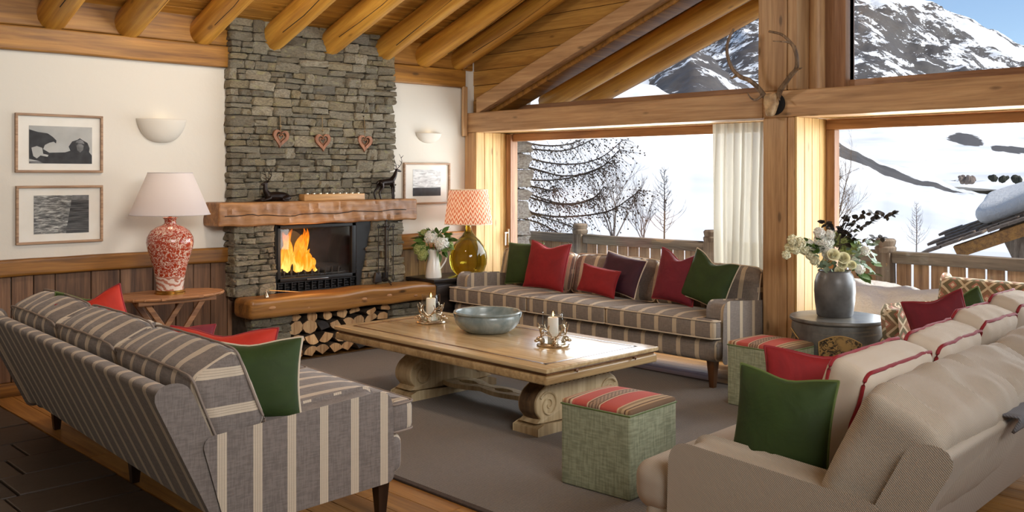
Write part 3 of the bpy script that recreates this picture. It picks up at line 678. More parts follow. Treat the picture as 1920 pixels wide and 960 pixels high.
# ================================================================ FIREPLACE
fp = thing('fireplace', 'floor-to-ceiling grey stone fireplace with rough oak mantel and log fire', 'fireplace', (0, 0, 0))
FX0, FX1, FY = 3.80, 5.52, 7.36
core = G().box((FX0+.03, FY+.03, 1.2), (FX1-.03, YA, 3.0))
core.box((FX0+.03, FY+.0, .55), (4.17, YA, 1.2)).box((5.10, FY, .55), (5.56, YA, 1.2))
core.box((FX0+.06, 7.17, 0), (4.26, YA, .43)).box((5.30, 7.17, 0), (5.72, YA, .43))
core.build('mortar', MT['mortar'], fp, False)
stone_me = []
for k in range(14):
    random.seed(100+k); g = G().rbox((-.5, -.5, -.5), (.5, .5, .5), .14, 1, 3)
    sh = [Vector((rnd(-.06, .06), 0, rnd(-.07, .07))) for _ in range(8)]
    def wp(v):
        a = noise.noise_vector(v*1.7+Vector((k*7, 0, 0)))
        z = v.z+a.z*.16+v.x*sh[0].z*1.8; x = v.x+a.x*.12+v.z*sh[1].x*1.6
        y = v.y+a.y*.16 + (0.22*noise.noise(v*3+Vector((k, 5, 0))) if v.y < 0 else 0)
        return (max(-.5, min(.5, x)), y, max(-.5, min(.5, z)))
    g.map(wp); stone_me.append(g.mesh('stone', MT['stone'], True, ang=28))
random.seed(11); NST = [0]; extra = G()
def put_stone(x0, x1, z0, z1, y, dep=.10, axis='x', xs=0):
    NST[0] += 1; me = random.choice(stone_me); gap = .006
    if axis == 'x': return inst('stone', me, fp, loc=((x0+x1)/2, y+dep/2-rnd(0, .03), (z0+z1)/2), scale=((x1-x0-gap)*1.05, dep, (z1-z0-gap)*1.06), rot=(rnd(-.04, .04), rnd(-.05, .05), rnd(-.05, .05)))
    return inst('stone', me, fp, loc=(xs+dep/2, (x0+x1)/2, (z0+z1)/2), scale=((x1-x0-gap)*1.02, dep, (z1-z0-gap)*1.02), rot=(0, 0, -pi/2))
def lay(x0, x1, z0, z1, y, dep=.10, axis='x', xs=0, edge=None, wm=1.0):
    """random rubble: bands of uneven height cut into blocks, blocks cut again into one to three stones"""
    def cut(a, b, c, d, lv):
        W, H = b-a, d-c
        if H > .125 or (H > .085 and random.random() < .3*(lv < 3)):
            t = c+H*rnd(.36, .64); cut(a, b, c, t, lv+1); cut(a, b, t, d, lv+1); return
        if W > .30*wm or (W > 2.6*H and W > .17 and random.random() < .55) or (W > .13 and random.random() < .12):
            t = a+W*rnd(.35, .65); cut(a, t, c, d, lv+1); cut(t, b, c, d, lv+1); return
        put_stone(a, b, c, d, y, dep, axis, xs)
    z = z0
    while z < z1-.02:
        h = min(rnd(.09, .20), z1-z)
        if z1-(z+h) < .06: h = z1-z
        a0, a1 = (x0, x1) if edge is None else edge(z+h/2)
        x = a0+rnd(-.006, .012)
        while x < a1-.03:
            e = x+rnd(.18, .46)*wm
            if a1-e < .12: e = a1+rnd(-.012, .012)
            cut(x, e, z, z+h, 0); x = e
        z += h
lay(FX0, FX1, 1.34, 2.93, FY)                                   # chimney breast
lay(FX0, 4.19, .57, 1.19, 7.28, .12)                            # left pier
lay(5.0, 5.56, .57, 1.19, 7.28, .12, edge=lambda z: (5.06+.14*(z-.57)/.62, 5.56))    # right pier with a raking cheek
lay(7.28, YA, .57, 1.19, 0, .05, 'y', FX0, wm=.6)
lay(3.86, 4.25, .02, .43, 7.12, .12); lay(5.30, 5.74, .02, .43, 7.12, .12)
print('stones', NST[0])
# mantel: rough-hewn beam
g = G().rbox((3.62, 7.18, 1.172), (5.66, YA-.0, 1.372), .018, 2, 64)
def hew(v):
    n = noise.noise((v.x*2.2, v.y*2, v.z*2.2)); n2 = noise.noise((v.x*20, v.z*10+v.x*14, v.y*3)); n3 = noise.noise((v.x*5, 1, 0))
    return (v.x+.012*noise.noise((v.z*12, v.y*6, 1))*(1 if v.x < 3.7 or v.x > 5.6 else 0), v.y-.020*n2-.018*n, v.z+.012*n3*(1 if v.z < 1.25 else .25)+.004*n2*(v.z < 1.3))
g.map(hew); man = g.build('mantel_beam', MT['mantel'], fp, label='rough-hewn oak mantel beam')
c = G().tube([(3.66+i*.05, 7.163+.006*noise.noise((i*.4, 0, 0)), 1.262+.035*noise.noise((i*.13, 3, 0))+.012*noise.noise((i*.9, 3, 0))) for i in range(38)], .0035, 5); c.build('crack', MT['black'], man)
g = G().rbox((3.80, 7.0, .415), (5.76, 7.30, .578), .04, 3, 30); g.map(lambda v: (v.x, v.y+(.018*noise.noise((v.x*2.3, v.z*4, 5)) if v.y < 7.2 else 0), v.z+.014*noise.noise((v.x*2.7, v.y*4, 2))))
he = g.build('hearth_beam', MT['hearth'], fp, label='polished round-edged timber hearth beam')
g = G()
for kx, kz, kr in ((4.0, .5, .028), (4.35, .47, .02), (4.62, .52, .03), (4.92, .49, .024), (5.2, .5, .03), (5.5, .47, .02), (5.36, .53, .016)): g.ball((kx, 7.004, kz), kr*.8, 12, 8, (1.5, .25, .7))
g.build('knot', MT['mantel'], he, kind='stuff')
G().box((4.1, 7.28, .54), (5.3, YA, .57)).build('hearth_slab', MT['mortar'], fp, False)
# firebox
fb = G()
fb.box((4.19, 7.44, .57), (5.2, 7.455, 1.19)); fb.box((4.19, 7.30, 1.165), (5.2, 7.44, 1.19)); fb.box((4.17, 7.30, .57), (4.20, 7.44, 1.19))
fbo = fb.build('firebox', MT['soot'], fp, False)
# hollow hearth behind the glass is set back into the wall
IX0, IX1, IZ0, IZ1, IY = 4.212, 5.03, .665, 1.165, 7.29
fr = G(); t = .038
fr.rbox((IX0, IY, IZ1-t), (IX1, IY+.05, IZ1), .008, 2); fr.rbox((IX0, IY, IZ0), (IX1, IY+.05, IZ0+t), .008, 2)
fr.rbox((IX0, IY, IZ0), (IX0+t, IY+.05, IZ1), .008, 2); fr.rbox((IX1-t*1.3, IY, IZ0), (IX1, IY+.05, IZ1), .008, 2)
door = fr.build('glass_door', MT['cast'], fp)
G().rbox((4.50, IY-.02, IZ0+.004), (4.72, IY, IZ0+.018), .005, 2).build('door_handle', MT['steel'], door)
G().box((IX0+t, IY+.02, IZ0+t), (IX1-t, IY+.024, IZ1-t)).build('pane', MT['pane'], door, False)
pl = G().add([(IX1, 7.29, .57), (5.06, 7.285, .57), (5.20, 7.285, 1.185), (IX1, 7.29, 1.185), (IX1, 7.4, .57), (5.1, 7.4, .57), (5.22, 7.4, 1.185), (IX1, 7.4, 1.185)], [(0, 1, 2, 3), (7, 6, 5, 4), (0, 4, 5, 1), (3, 2, 6, 7)]).build('side_panel', MT['cast'], fp, False)
G().box((4.19, 7.30, .57), (IX0, 7.33, 1.185)).build('side_panel', MT['cast'], fp, False)
gr = G()
gr.box((4.21, 7.30, .572), (5.05, 7.32, .58)).box((4.21, 7.30, .655), (5.05, 7.33, .665)).box((4.21, 7.35, .57), (5.06, 7.36, .66))
for i in range(13):
    x = 4.22+i*.068; gr.box((x, 7.295, .575), (x+.008, 7.335, .66))
    for j in range(3): gr.box((x, 7.298, .59+j*.024), (x+(.05 if (i+j) % 3 else .03), 7.33, .597+j*.024))
gr.build('vent_grille', MT['cast'], fp, False)
gt = G()
for i in range(9): gt.tube([(4.30+i*.07, 7.33, .705), (4.30+i*.07, 7.33, .735), (4.31+i*.07, 7.34, .765)], .010, 6)
gt.box((4.26, 7.325, .705), (4.94, 7.34, .72)).build('fire_grate', MT['iron'], fp, False)
random.seed(5)
for i, (a, b, r) in enumerate((((4.28, 7.37, .76), (4.62, 7.40, .80), .04), ((4.35, 7.41, .79), (4.78, 7.37, .755), .045), ((4.6, 7.38, .74), (4.92, 7.40, .76), .035), ((4.3, 7.39, .745), (4.55, 7.38, .74), .035))):
    g = G().tube(catmull([a, ((a[0]+b[0])/2, (a[1]+b[1])/2, (a[2]+b[2])/2+.01), b], 6), r, 9); g.map(lambda v: v+noise.noise_vector(v*22)*.008)
    tag(g.build('burning_log', MT['soot'], None), ('charred log at the left of the fire', 'charred log lying across the middle of the fire', 'charred log at the right end of the fire', 'low charred log under the flames')[i], 'log', 'logs in the fire')
FW_ = 1.0
fl = thing('fire', 'tall orange log fire burning behind the fireplace glass', 'fire', (4.4, 7.38, .74))
for i, (x, h, wd, ln) in enumerate(((-.12, .19, .045, -.02), (-.08, .33, .06, .03), (-.02, .37, .07, -.03), (.045, .33, .065, .05), (.10, .38, .06, .06), (.15, .26, .055, -.02), (.21, .20, .05, -.05), (.27, .12, .05, -.08), (-.13, .14, .05, .0), (.06, .20, .08, 0), (.17, .16, .07, 0), (-.04, .22, .08, .02), (-.05, .40, .05, .04), (.07, .39, .05, .05))):
    P = []; R = []
    for j in range(13):
        t = j/12; P.append((x+ln*t+.025*sin(t*7+i*2.1)*t, .008*sin(t*5+i)+(i % 3-1)*.012, h*t)); R.append(max(.002, 1.7*wd*(.55+1.6*t)*(1-t)**.9 if t > 0 else wd*.5))
    g = G().tube(P, R, 10, flat=.45); g.build('flame', MT['flame'], fl)
light('fire_glow', 'POINT', (4.45, 7.15, .95), 5, (1, .5, .18), rad=.2)
# ================================================================ SOFAS AND CUSHIONS
TILT = .05
def sofa_uv(alt='x'):
    def f(co, n):
        if abs(n.y) > .75: return ((co.x if alt == 'x' else co.z), co.z)
        return (co.y, co.x+co.z)
    return f
def roundpoly(P, r, k=5):
    out = []
    n = len(P)
    for i in range(n):
        a, b, c = Vector(P[i-1]), Vector(P[i]), Vector(P[(i+1) % n]); rr = r[i] if hasattr(r, '__len__') else r
        u = (a-b).normalized(); w_ = (c-b).normalized()
        p, q = b+u*rr, b+w_*rr
        for j in range(k+1):
            t = j/k; out.append(tuple((1-t)**2*p+2*t*(1-t)*b+t*t*q))
    return out
def sofa(name, label, L_, D, mat, pipe, legmat, loc, rz, nseat=3, nback=3, arm_w=.15, seat_z=.52, arm_z=.63, back_z=.80, cush_z=.90, rake=.26, group=None, arm0=.13, crown=.03, legs=None, cat='sofa', seed=1, seat_t=.15, seat_r=.035, pipes=True, T=.19, wrk=1.0):
    random.seed(seed); root = thing(name, label, cat, loc, rz, group)
    tl = lambda g: g.map(lambda v: (v.x, v.y, v.z+(TILT*(.30-v.x) if v.z > .1 else 0)))
    U = sofa_uv('x')
    g = G().rbox((.05, .0+.015, .20), (D-.12, L_-.015, seat_z-.15), .05, 4, 20); tl(g).build('base', mat, root, uv=U)
    for k, y in enumerate((0, L_-arm_w)):
        prof = roundpoly([(arm0, .205), (D-.1, .205), (D+.0, arm_z-.02), (arm0+.01, arm_z)], [.02, .02, .03, .075], 6)   # side view (x, z)
        prof = [(p[1], p[0]) for p in prof]        # axis 1: (z, x)
        g = G().prism(prof, y, y+arm_w, 1, .022); tl(g); a = g.build('arm', mat, root, uv=U)
        P = [(arm0+.0+t*(D-.1-arm0), y+(.012 if k == 0 else arm_w-.012), arm_z-.012-.02*t) for t in [.1+.9*i/12 for i in range(13)]]
        tl(G().tube(P, .004, 5)).build('seam', pipe, a)
    # raked back
    prof = [(D-.15, .205), (D-.08, .205), (D-.08+rake, back_z), (D-.17+rake, back_z)]
    prof = roundpoly(prof, [.02, .02, .042, .04], 5); prof = [(p[1], p[0]) for p in prof]
    g = G().prism(prof[::1], .01, L_-.01, 1, .03)
    tl(g).build('back', mat, root, uv=lambda co, n: ((.6*.155, co.z) if abs(n.y) > .75 else (co.y, co.x+co.z)))
    # seat cushions, the outer two wrapping in front of the arms
    w_ = (L_-2*arm_w)/nseat; zc0, zc1 = seat_z-seat_t, seat_z
    for i in range(nseat):
        y0 = arm_w+i*w_+.004; y1 = arm_w+(i+1)*w_-.004; xb = D-.20
        yl = .01 if i == 0 else y0; yr = L_-.01 if i == nseat-1 else y1
        P = [(0, yl)]
        P += [(0, yr)]
        if yr > y1: P += [(arm0-.012, yr), (arm0-.012, y1)]
        P += [(xb, y1), (xb, y0)]
        if yl < y0: P += [(arm0-.012, y0), (arm0-.012, yl)]
        P = P[::-1]
        # ring-built puffy cushion
        big = roundpoly(P, seat_r, 5)
        g = G().prism(big, zc0, zc1, 2, seat_r*.98)
        # crowned top panel
        xa, ya_, yb_ = .03, max(yl, y0)+.03, min(yr, y1)-.03
        s0 = len(g.v)
        g.grid(lambda u, v: (xa+(xb-xa-.03)*u, ya_+(yb_-ya_)*v, zc1-.004+(crown)*max(0, (1-(2*u-1)**4))**.8*max(0, (1-(2*v-1)**4))**.8), 14, 14)
        if not pipes:
            g = G().rbox((0, yl, zc0), (xb, yr, zc1+.01), .085, 5, 10, bulge=(.02, 0, .015)) if False else G().rbox((0, yl, zc0), (arm0-.012, yr, zc1), .07, 5, 10, bulge=(.02, .0, .01)).rbox((.02, y0, zc0), (xb, y1, zc1+.004), .07, 5, 10, bulge=(0, 0, .02))
        tl(g); c = g.build('seat_cushion', mat, root, uv=U)
        for zz in ((zc1-.012, zc0+.012) if pipes else ()):
            g = G().loop([(p[0], p[1], zz) for p in roundpoly([(q[0], q[1]) for q in P], .035, 4)], .0055, 6)
            cx = sum(p[0] for p in P)/len(P); tl(g).build('piping', pipe, c)
    # back cushions
    w_ = (L_-2*.03)/nback; bl_ = cush_z-seat_z-.01; ang = atan2(rake, back_z-.2)*.9
    for i in range(nback):
        y0 = .03+i*w_+.005; y1 = .03+(i+1)*w_-.005; hw = (y1-y0)/2
        g = G().rbox((-T/2, -hw, 0), (T/2, hw, bl_+.02), .055, 4, 26, bulge=(.035, 0, .02), nz=.006, ns=5)
        # wrinkles pulled towards the seams
        g.map(lambda v: (v.x+.006*noise.noise((v.x*5, v.y*22, v.z*4))*(1 if v.z > bl_*.55 else .3), v.y, v.z+wrk*.011*noise.noise((v.x*6, v.y*24+i*5, 3))*(1 if v.z > bl_*.7 else 0)-.02*(abs(v.y)/hw)**4*(v.z > bl_*.7)))
        M = Matrix.Translation((D-.25+rake*.25+(0 if pipes else .06), (y0+y1)/2, seat_z-.01)) @ Matrix.Rotation(ang, 4, 'Y')
        M = M @ Matrix.Rotation(rnd(-.02, .02), 4, 'X'); g.xf(M); tl(g); cu = g.build('back_cushion', mat, root, uv=sofa_uv('z'))
        for sx in (-1, 1):
            if not pipes: continue
            x = sx*(T/2-.018); pts = roundpoly([(-hw+.006, .0), (hw-.006, 0), (hw-.006, bl_+.008), (-hw+.006, bl_+.008)], .045, 5)
            pts2 = []
            for a in range(len(pts)):
                p, q = Vector(pts[a]), Vector(pts[(a+1) % len(pts)]); m = max(1, int((q-p).length/.04))
                for b in range(m): pts2.append(p.lerp(q, b/m))
            g = G().loop([(x+.004*noise.noise((p[0]*14, p[1]*9, 2)), p[0], p[1]+.015*(p[1] > bl_*.8)*(1-(abs(p[0])/hw)**4)) for p in pts2], .0055, 6); g.xf(M); tl(g); g.build('piping', pipe, cu)
    for (x, y) in (legs or ((.13, .10), (.13, L_-.10), (D-.2, .10), (D-.2, L_-.10), (D-.2, L_/2))):
        a, b = .034, .018; g = G(); zt_ = .215+TILT*(.3-x)
        V = [(-b, -b, 0), (b, -b, 0), (b, b, 0), (-b, b, 0), (-a, -a, zt_), (a, -a, zt_), (a, a, zt_), (-a, a, zt_)]
        g.add([(v[0]+x, v[1]+y, v[2]) for v in V], [(0, 3, 2, 1), (4, 5, 6, 7), (0, 1, 5, 4), (1, 2, 6, 5), (2, 3, 7, 6), (3, 0, 4, 7)]); g.build('leg', legmat, root, False)
    return root
def cushion(name, label, mat, pipe, w_, h, t, pos, face, tilt=.3, roll=0, chop=0.0, seed=0, cat='cushion', group=None, back=None, n=18):
    """pillow standing on its lower edge at pos; face = direction it faces (radians from +X), tilt = lean back"""
    random.seed(seed)
    def pt(u, v, s):
        x = w_/2*u*(1-.075*(1-v*v)*abs(u)**3); y = h/2*v*(1-.075*(1-u*u)*abs(v)**3)
        y -= chop*exp(-(u/.45)**2)*max(0, v)**1.5*(1-.0)
        e = max(0, (1-u*u)*(1-v*v)); z = s*t/2*e**.42
        z += .007*noise.noise((u*3.2+seed, v*3.2, s*2))*e**.3 + .006*e**.15*noise.noise((u*6+seed*3, v*6, s)) + .35*chop*exp(-(u/.35)**2)*max(0, v)*s*e**.3
        return Vector((x, y, z))
    fx = lambda k: sin(pi/2*(2*k-1))
    root = thing(name, label, cat, pos, 0, group)
    R = Matrix.Rotation(face-pi/2+pi, 4, 'Z') @ Matrix.Rotation(pi/2-tilt, 4, 'X') @ Matrix.Rotation(roll, 4, 'Z')
    Mx = R @ Matrix.Translation((0, h/2*(abs(cos(roll))+abs(sin(roll))*w_/h) if roll else h/2, 0))
    for s, nm in ((1, 'front'), (-1, 'back')):
        g = G(); g.grid(lambda a, b: pt(fx(a), fx(b), s), n, n)
        if s < 0: g.f = [tuple(reversed(f)) for f in g.f]
        g.xf(Mx); g.build(nm, mat if s > 0 or not back else back, root, ang=80, uv=lambda co, nn: (co.x, co.z))
    E = [pt(fx(i/n), -1, 0) for i in range(n)]+[pt(1, fx(i/n), 0) for i in range(n)]+[pt(fx(1-i/n), 1, 0) for i in range(n)]+[pt(-1, fx(1-i/n), 0) for i in range(n)]
    g = G().loop(E, .006, 6).xf(Mx); g.build('piping', pipe, root)
    return root

# window sofa: front faces -X
S1x, S1y, S1L, S1D = 5.86, 3.95, 3.02, .92
sofa('sofa', 'long three-seat brown striped sofa under the left window', S1L, S1D, MT['stripe2'], MT['pipe_cream'], MT['leg_mid'], (S1x, S1y, 0), 0, rake=.16, back_z=.78, cush_z=.885, seat_z=.52, arm_z=.635, seed=3)
FW = pi                       # faces -X
def on1(y, dx=0.0, z=.535): return (S1x+.56+dx, y, z)
cushion('cushion', 'green velvet cushion at the left end of the window sofa', MT['green'], MT['pipe_green'], .42, .40, .14, (S1x+.50, 6.46, .545), pi+.12, .22, .04, seed=2)
cushion('cushion', 'large red velvet cushion beside the green one at the left of the window sofa', MT['red'], MT['pipe_red'], .46, .44, .16, (S1x+.40, 6.09, .54), pi+.12, .26, -.04, .045, seed=4)
cushion('cushion', 'plum velvet cushion in the middle of the window sofa', MT['purple'], MT['pipe_cream'], .50, .34, .13, (S1x+.50, 5.32, .545), pi-.10, .34, -.12, .0, seed=6)
cushion('cushion', 'small red velvet bolster cushion leaning on the plum cushion', MT['red'], MT['pipe_red'], .40, .235, .10, (S1x+.36, 5.42, .545), pi+.1, .28, -.12, .0, seed=8)
cushion('cushion', 'large crimson velvet cushion right of centre on the window sofa', MT['burgundy'], MT['pipe_red'], .40, .43, .15, (S1x+.44, 4.66, .54), pi+.05, .22, -.10, .07, seed=10)
cushion('cushion', 'green velvet cushion at the right end of the window sofa', MT['green'], MT['pipe_cream'], .44, .40, .15, (S1x+.40, 4.37, .535), pi-.02, .25, -.26, .06, seed=12)

# left sofa, seen from behind: front faces +X
A2 = radians(-2.7)
S2L, S2D = 2.86, 1.01
T2 = (2.885, 6.36, 0); rz2 = pi+A2
sofa('sofa', 'grey striped sofa seen from behind on the left', S2L, S2D, MT['stripe'], MT['pipe_grey'], MT['leg'], T2, rz2, rake=.27, back_z=.80, cush_z=.905, seat_z=.54, arm_z=.59, seed=5, arm0=.14, T=.24, legs=((.13, .1), (.13, S2L-.1), (S2D-.2, .12), (S2D-.2, S2L-.12), (S2D-.2, S2L*.52)))
M2 = Matrix.Translation(T2) @ Matrix.Rotation(rz2, 4, 'Z')
def on2(x, y, z=.54): return tuple(M2 @ Vector((x, y, z)))
f2 = A2
cushion('cushion', 'large moss green velvet cushion with cream backing at the near end of the left sofa', MT['green'], MT['pipe_cream'], .46, .35, .16, (2.01, 3.73, .535), radians(-130), .24, .02, .02, seed=21, back=MT['cream_cloth'])
cushion('cushion', 'bright red velvet cushion behind the large green one on the left sofa', MT['orange_red'], MT['pipe_red'], .50, .35, .15, (2.06, 4.10, .535), radians(-130), .26, -.03, .035, seed=23, back=MT['cream_cloth'])
cushion('cushion', 'scarlet velvet cushion with a peaked corner at the far end of the left sofa', MT['orange_red'], MT['pipe_red'], .36, .34, .14, (2.09, 5.50, .55), radians(-122), .2, .32, .03, seed=25, back=MT['cream_cloth'])
cushion('cushion', 'green velvet cushion behind the scarlet one at the far end of the left sofa', MT['green'], MT['pipe_green'], .36, .33, .13, (2.02, 5.78, .55), radians(-125), .24, -.1, .02, seed=27, back=MT['cream_cloth'])
cushion('cushion', 'low burgundy velvet cushion lying in the middle of the left sofa', MT['burgundy'], MT['pipe_red'], .50, .27, .11, (2.13, 4.85, .545), radians(-116), .5, -.05, .03, seed=29)

# beige sofa at lower right: front faces +Y
A3 = radians(2.5)
S3L, S3D = 2.72, .98
T3 = (2.91, 2.36, 0); rz3 = -pi/2+A3
sofa('sofa', 'beige twill sofa seen from behind at the lower right', S3L, S3D, MT['twill'], MT['pipe_beige'], MT['leg'], T3, rz3, rake=.30, back_z=.775, cush_z=.94, seat_z=.47, arm_z=.575, seed=9, arm0=.20, arm_w=.17, crown=.04, nseat=2, nback=2, pipes=False, seat_t=.19, seat_r=.085, T=.27, wrk=2.2)
M3 = Matrix.Translation(T3) @ Matrix.Rotation(rz3, 4, 'Z')
def on3(x, y, z=.49): return tuple(M3 @ Vector((x, y, z)))
f3 = pi/2+A3
cushion('cushion', 'large dark green velvet cushion at the near end of the beige sofa', MT['green'], MT['pipe_green'], .38, .39, .15, (3.15, 1.85, .465), radians(188), .16, -.05, .02, seed=31, back=MT['cream_cloth'])
cushion('cushion', 'long deep red velvet cushion behind the dark green one on the beige sofa', MT['red'], MT['pipe_red'], .50, .35, .13, (3.83, 2.03, .475), radians(212), .2, -.03, .02, seed=33)
cushion('cushion', 'crimson velvet cushion with cream back at the far end of the beige sofa', MT['burgundy'], MT['pipe_red'], .31, .43, .12, (5.20, 1.98, .50), radians(196), .16, .30, .02, seed=35, back=MT['cream_cloth'])
cushion('cushion', 'small green cushion behind the crimson one near the far end of the beige sofa', MT['green'], MT['pipe_green'], .29, .42, .11, (5.52, 1.95, .50), radians(196), .2, .4, .02, seed=37, back=MT['cream_cloth'])
def boxcushion(label, y, w_, h, t, x, z=.47, seed=1, rot=0.0):
    random.seed(seed); root = thing('cushion', label, 'cushion', on3(x, y, z), rz3+rot, None)
    hw = w_/2; g = G().rbox((-t/2, -hw, 0), (t/2, hw, h), .05, 3, 12, bulge=(.04, .0, .012), nz=.006, ns=5)
    wr_ = lambda v: (v.x+.008*noise.noise((v.x*5+seed, v.y*18, v.z*5)), v.y, v.z+(.009*noise.noise((v.x*6, v.y*24+seed, 3)) if v.z > h*.75 else 0))
    g.map(wr_); Mt = Matrix.Rotation(.30, 4, 'Y'); g.xf(Mt); g.build('body', MT['beige'], root)
    for sx in (-1, 1):
        pts = roundpoly([(-hw+.006, .006), (hw-.006, .006), (hw-.006, h-.006), (-hw+.006, h-.006)], .045, 5); p2 = []
        for a in range(len(pts)):
            p, q = Vector(pts[a]), Vector(pts[(a+1) % len(pts)]); m = max(1, int((q-p).length/.035))
            for b in range(m): p2.append(p.lerp(q, b/m))
        g = G().loop([(sx*(t/2-.016)+.007*noise.noise((p[0]*14, p[1]*12, seed)), p[0]*(1+.0), p[1]+.006*noise.noise((p[0]*16, 2, seed))) for p in p2], .0075, 6).xf(Mt); g.build('piping', MT['pipe_red'], root)
boxcushion('cream box cushion edged in red piping, nearest of four on the beige sofa', .70, .66, .45, .17, .60, seed=41)
boxcushion('second cream box cushion with red piping from the near end of the beige sofa', 1.36, .60, .46, .17, .60, seed=43, rot=.03)
boxcushion('third cream box cushion with red piping from the near end of the beige sofa', 1.92, .48, .49, .17, .59, seed=45, rot=-.03)
boxcushion('farthest cream box cushion with red piping, beside the armchair', 2.38, .42, .52, .17, .59, seed=47)
# grey throw folded over the back
def thr(u, v):
    y = .62+.60*v; s = u*.19; zt_ = .775+TILT*(.3-1.15)+.010
    if s < .15: p = (1.08+s, y, zt_)
    else: d = s-.15; p = (1.222-d*.50, y, zt_-.01-d)
    n_ = .004*noise.noise((u*7, v*9, 1)); return (p[0]+abs(n_)+.006, p[1]+n_, p[2]+abs(n_))
g = G(); g.grid(thr, 24, 16); n0 = len(g.v); g.map(lambda v: v)
o = g.build('throw', MT['throw'], None); o.location = T3; o.rotation_euler = (0, 0, rz3); tag(o, 'grey wool throw folded over the back of the beige sofa', 'blanket')
sm = o.modifiers.new('thick', 'SOLIDIFY'); sm.thickness = .010; sm.offset = 1

# armchair with woven diamonds
ac = thing('armchair', 'armchair covered in a coral and olive diamond weave by the right window', 'armchair', (5.99, 2.02, 0), radians(-5))
duv = lambda co, n: ((co.y if abs(n.y) < .7 else co.x), co.z if abs(n.z) < .7 else co.x)
# local: seat faces -x ; width along y
W_ = .72
G().rbox((.0, .10, .17), (.70, W_-.10, .36), .05, 3, 6).build('base', MT['diamond'], ac, uv=duv)
G().rbox((-.06, .09, .36), (.58, W_-.09, .52), .06, 3, 8, bulge=(0, 0, .02)).build('seat_cushion', MT['diamond'], ac, uv=duv)
for y in (0, W_-.12):
    pr = roundpoly([(.02, .17), (.66, .17), (.72, .69), (-.04, .73)], [.03, .03, .03, .07], 5); g = G().prism([(p[1], p[0]) for p in pr], y, y+.12, 1, .03)
    g.map(lambda v: (v.x, v.y+(.04 if y > 0 else -.04)*max(0, v.z-.4)*2, v.z)); g.build('arm', MT['diamond'], ac, uv=duv)
pr = roundpoly([(.52, .2), (.68, .2), (.84, .87), (.71, .89)], [.03, .03, .05, .05], 5); g = G().prism([(p[1], p[0]) for p in pr], .02, W_-.02, 1, .03)
g.map(lambda v: (v.x, (v.y-W_/2)*(1+.12*max(0, v.z-.4))+W_/2, v.z+.03*sin((v.y/W_)*pi)*(v.z > .8))); g.build('back', MT['diamond'], ac, uv=duv)
for x, y in ((.08, .1), (.08, W_-.1), (.62, .1), (.62, W_-.1)):
    G().lathe([(.02, 0), (.024, .02), (.018, .04), (.03, .10), (.034, .15), (.03, .18)], 14, (x, y, 0)).build('leg', MT['leg'], ac)

# ================================================================ TABLES, OTTOMANS
def ottoman(label, A, B, w1_, w2_, h=.45):
    """A = near-left bottom corner, B = direction point along the left edge"""
    d = (Vector(B)-Vector(A)); rz = atan2(d.y, d.x)
    root = thing('ottoman', label, 'ottoman', (A[0], A[1], 0), rz, None)
    G().rbox((0, -w2_, .012), (w1_, 0, h-.012), .012, 3, 6).build('body', MT['sage'], root)
    G().rbox((.0, -w2_, h-.03), (w1_, 0, h+.0), .014, 3, 10, bulge=(0, 0, .022)).build('woven_top', MT['kilim'], root, uv=lambda co, n: (min(.999, max(0, co.x/w1_)), -co.y/w2_))
    G().loop([(0, 0, h-.026), (w1_, 0, h-.026), (w1_, -w2_, h-.026), (0, -w2_, h-.026)], .004, 6).build('seam', MT['pipe_green'], root)
    for x, y in ((.04, -.04), (w1_-.04, -.04), (.04, -w2_+.04), (w1_-.04, -w2_+.04)): G().box((x-.015, y-.015, 0), (x+.015, y+.015, .014)).build('foot', MT['black'], root, False)
ottoman('nearer sage green cube ottoman with red woven top, in front of the coffee table corner', (3.60, 2.91), (3.57, 3.34), .43, .42)
ottoman('farther sage green cube ottoman with red woven top, between striped sofa and drum table', (5.61, 3.25), (5.63, 3.68), .44, .41)

ct = thing('coffee_table', 'large rectangular pale oak coffee table with scrolled pedestals', 'table', (3.94, 3.80, 0))
TX, TY, TH = 1.06, 2.20, .475
G().rbox((0, 0, TH-.028), (TX, TY, TH), .006, 2).build('tabletop', MT['table'], ct)
b = .10
for lo, hi in (((b, b, TH), (b+.022, TY-b, TH+.0015)), ((TX-b-.022, b, TH), (TX-b, TY-b, TH+.0015)), ((b, b, TH), (TX-b, b+.022, TH+.0015)), ((b, TY-b-.022, TH), (TX-b, TY-b, TH+.0015))):
    G().box(lo, hi).build('inlay_band', MT['table_dark'], ct, False)
G().rbox((.02, .02, TH-.050), (TX-.02, TY-.02, TH-.028), .008, 2).build('moulding', MT['table_dark'], ct)
G().rbox((.006, .006, TH-.10), (TX-.006, TY-.006, TH-.047), .012, 2).build('apron', MT['table_x'], ct)
for kx in (.25, .80): G().lathe([(.0, 0), (.008, 0), (.006, .012), (.011, .02), (.0, .028)], 10).map(lambda v: (kx+v.x, .006-v.z, TH-.040+v.y)).build('knob', MT['leg_mid'], ct)
def spiral(cx, cz, r0, turns, sgn, y, n=46): return [(cx+sgn*r0*(1-t)*cos(t*turns*2*pi+.6), y, cz+r0*(1-t)*sin(t*turns*2*pi+.6)) for t in [i/n*.92 for i in range(n+1)]]
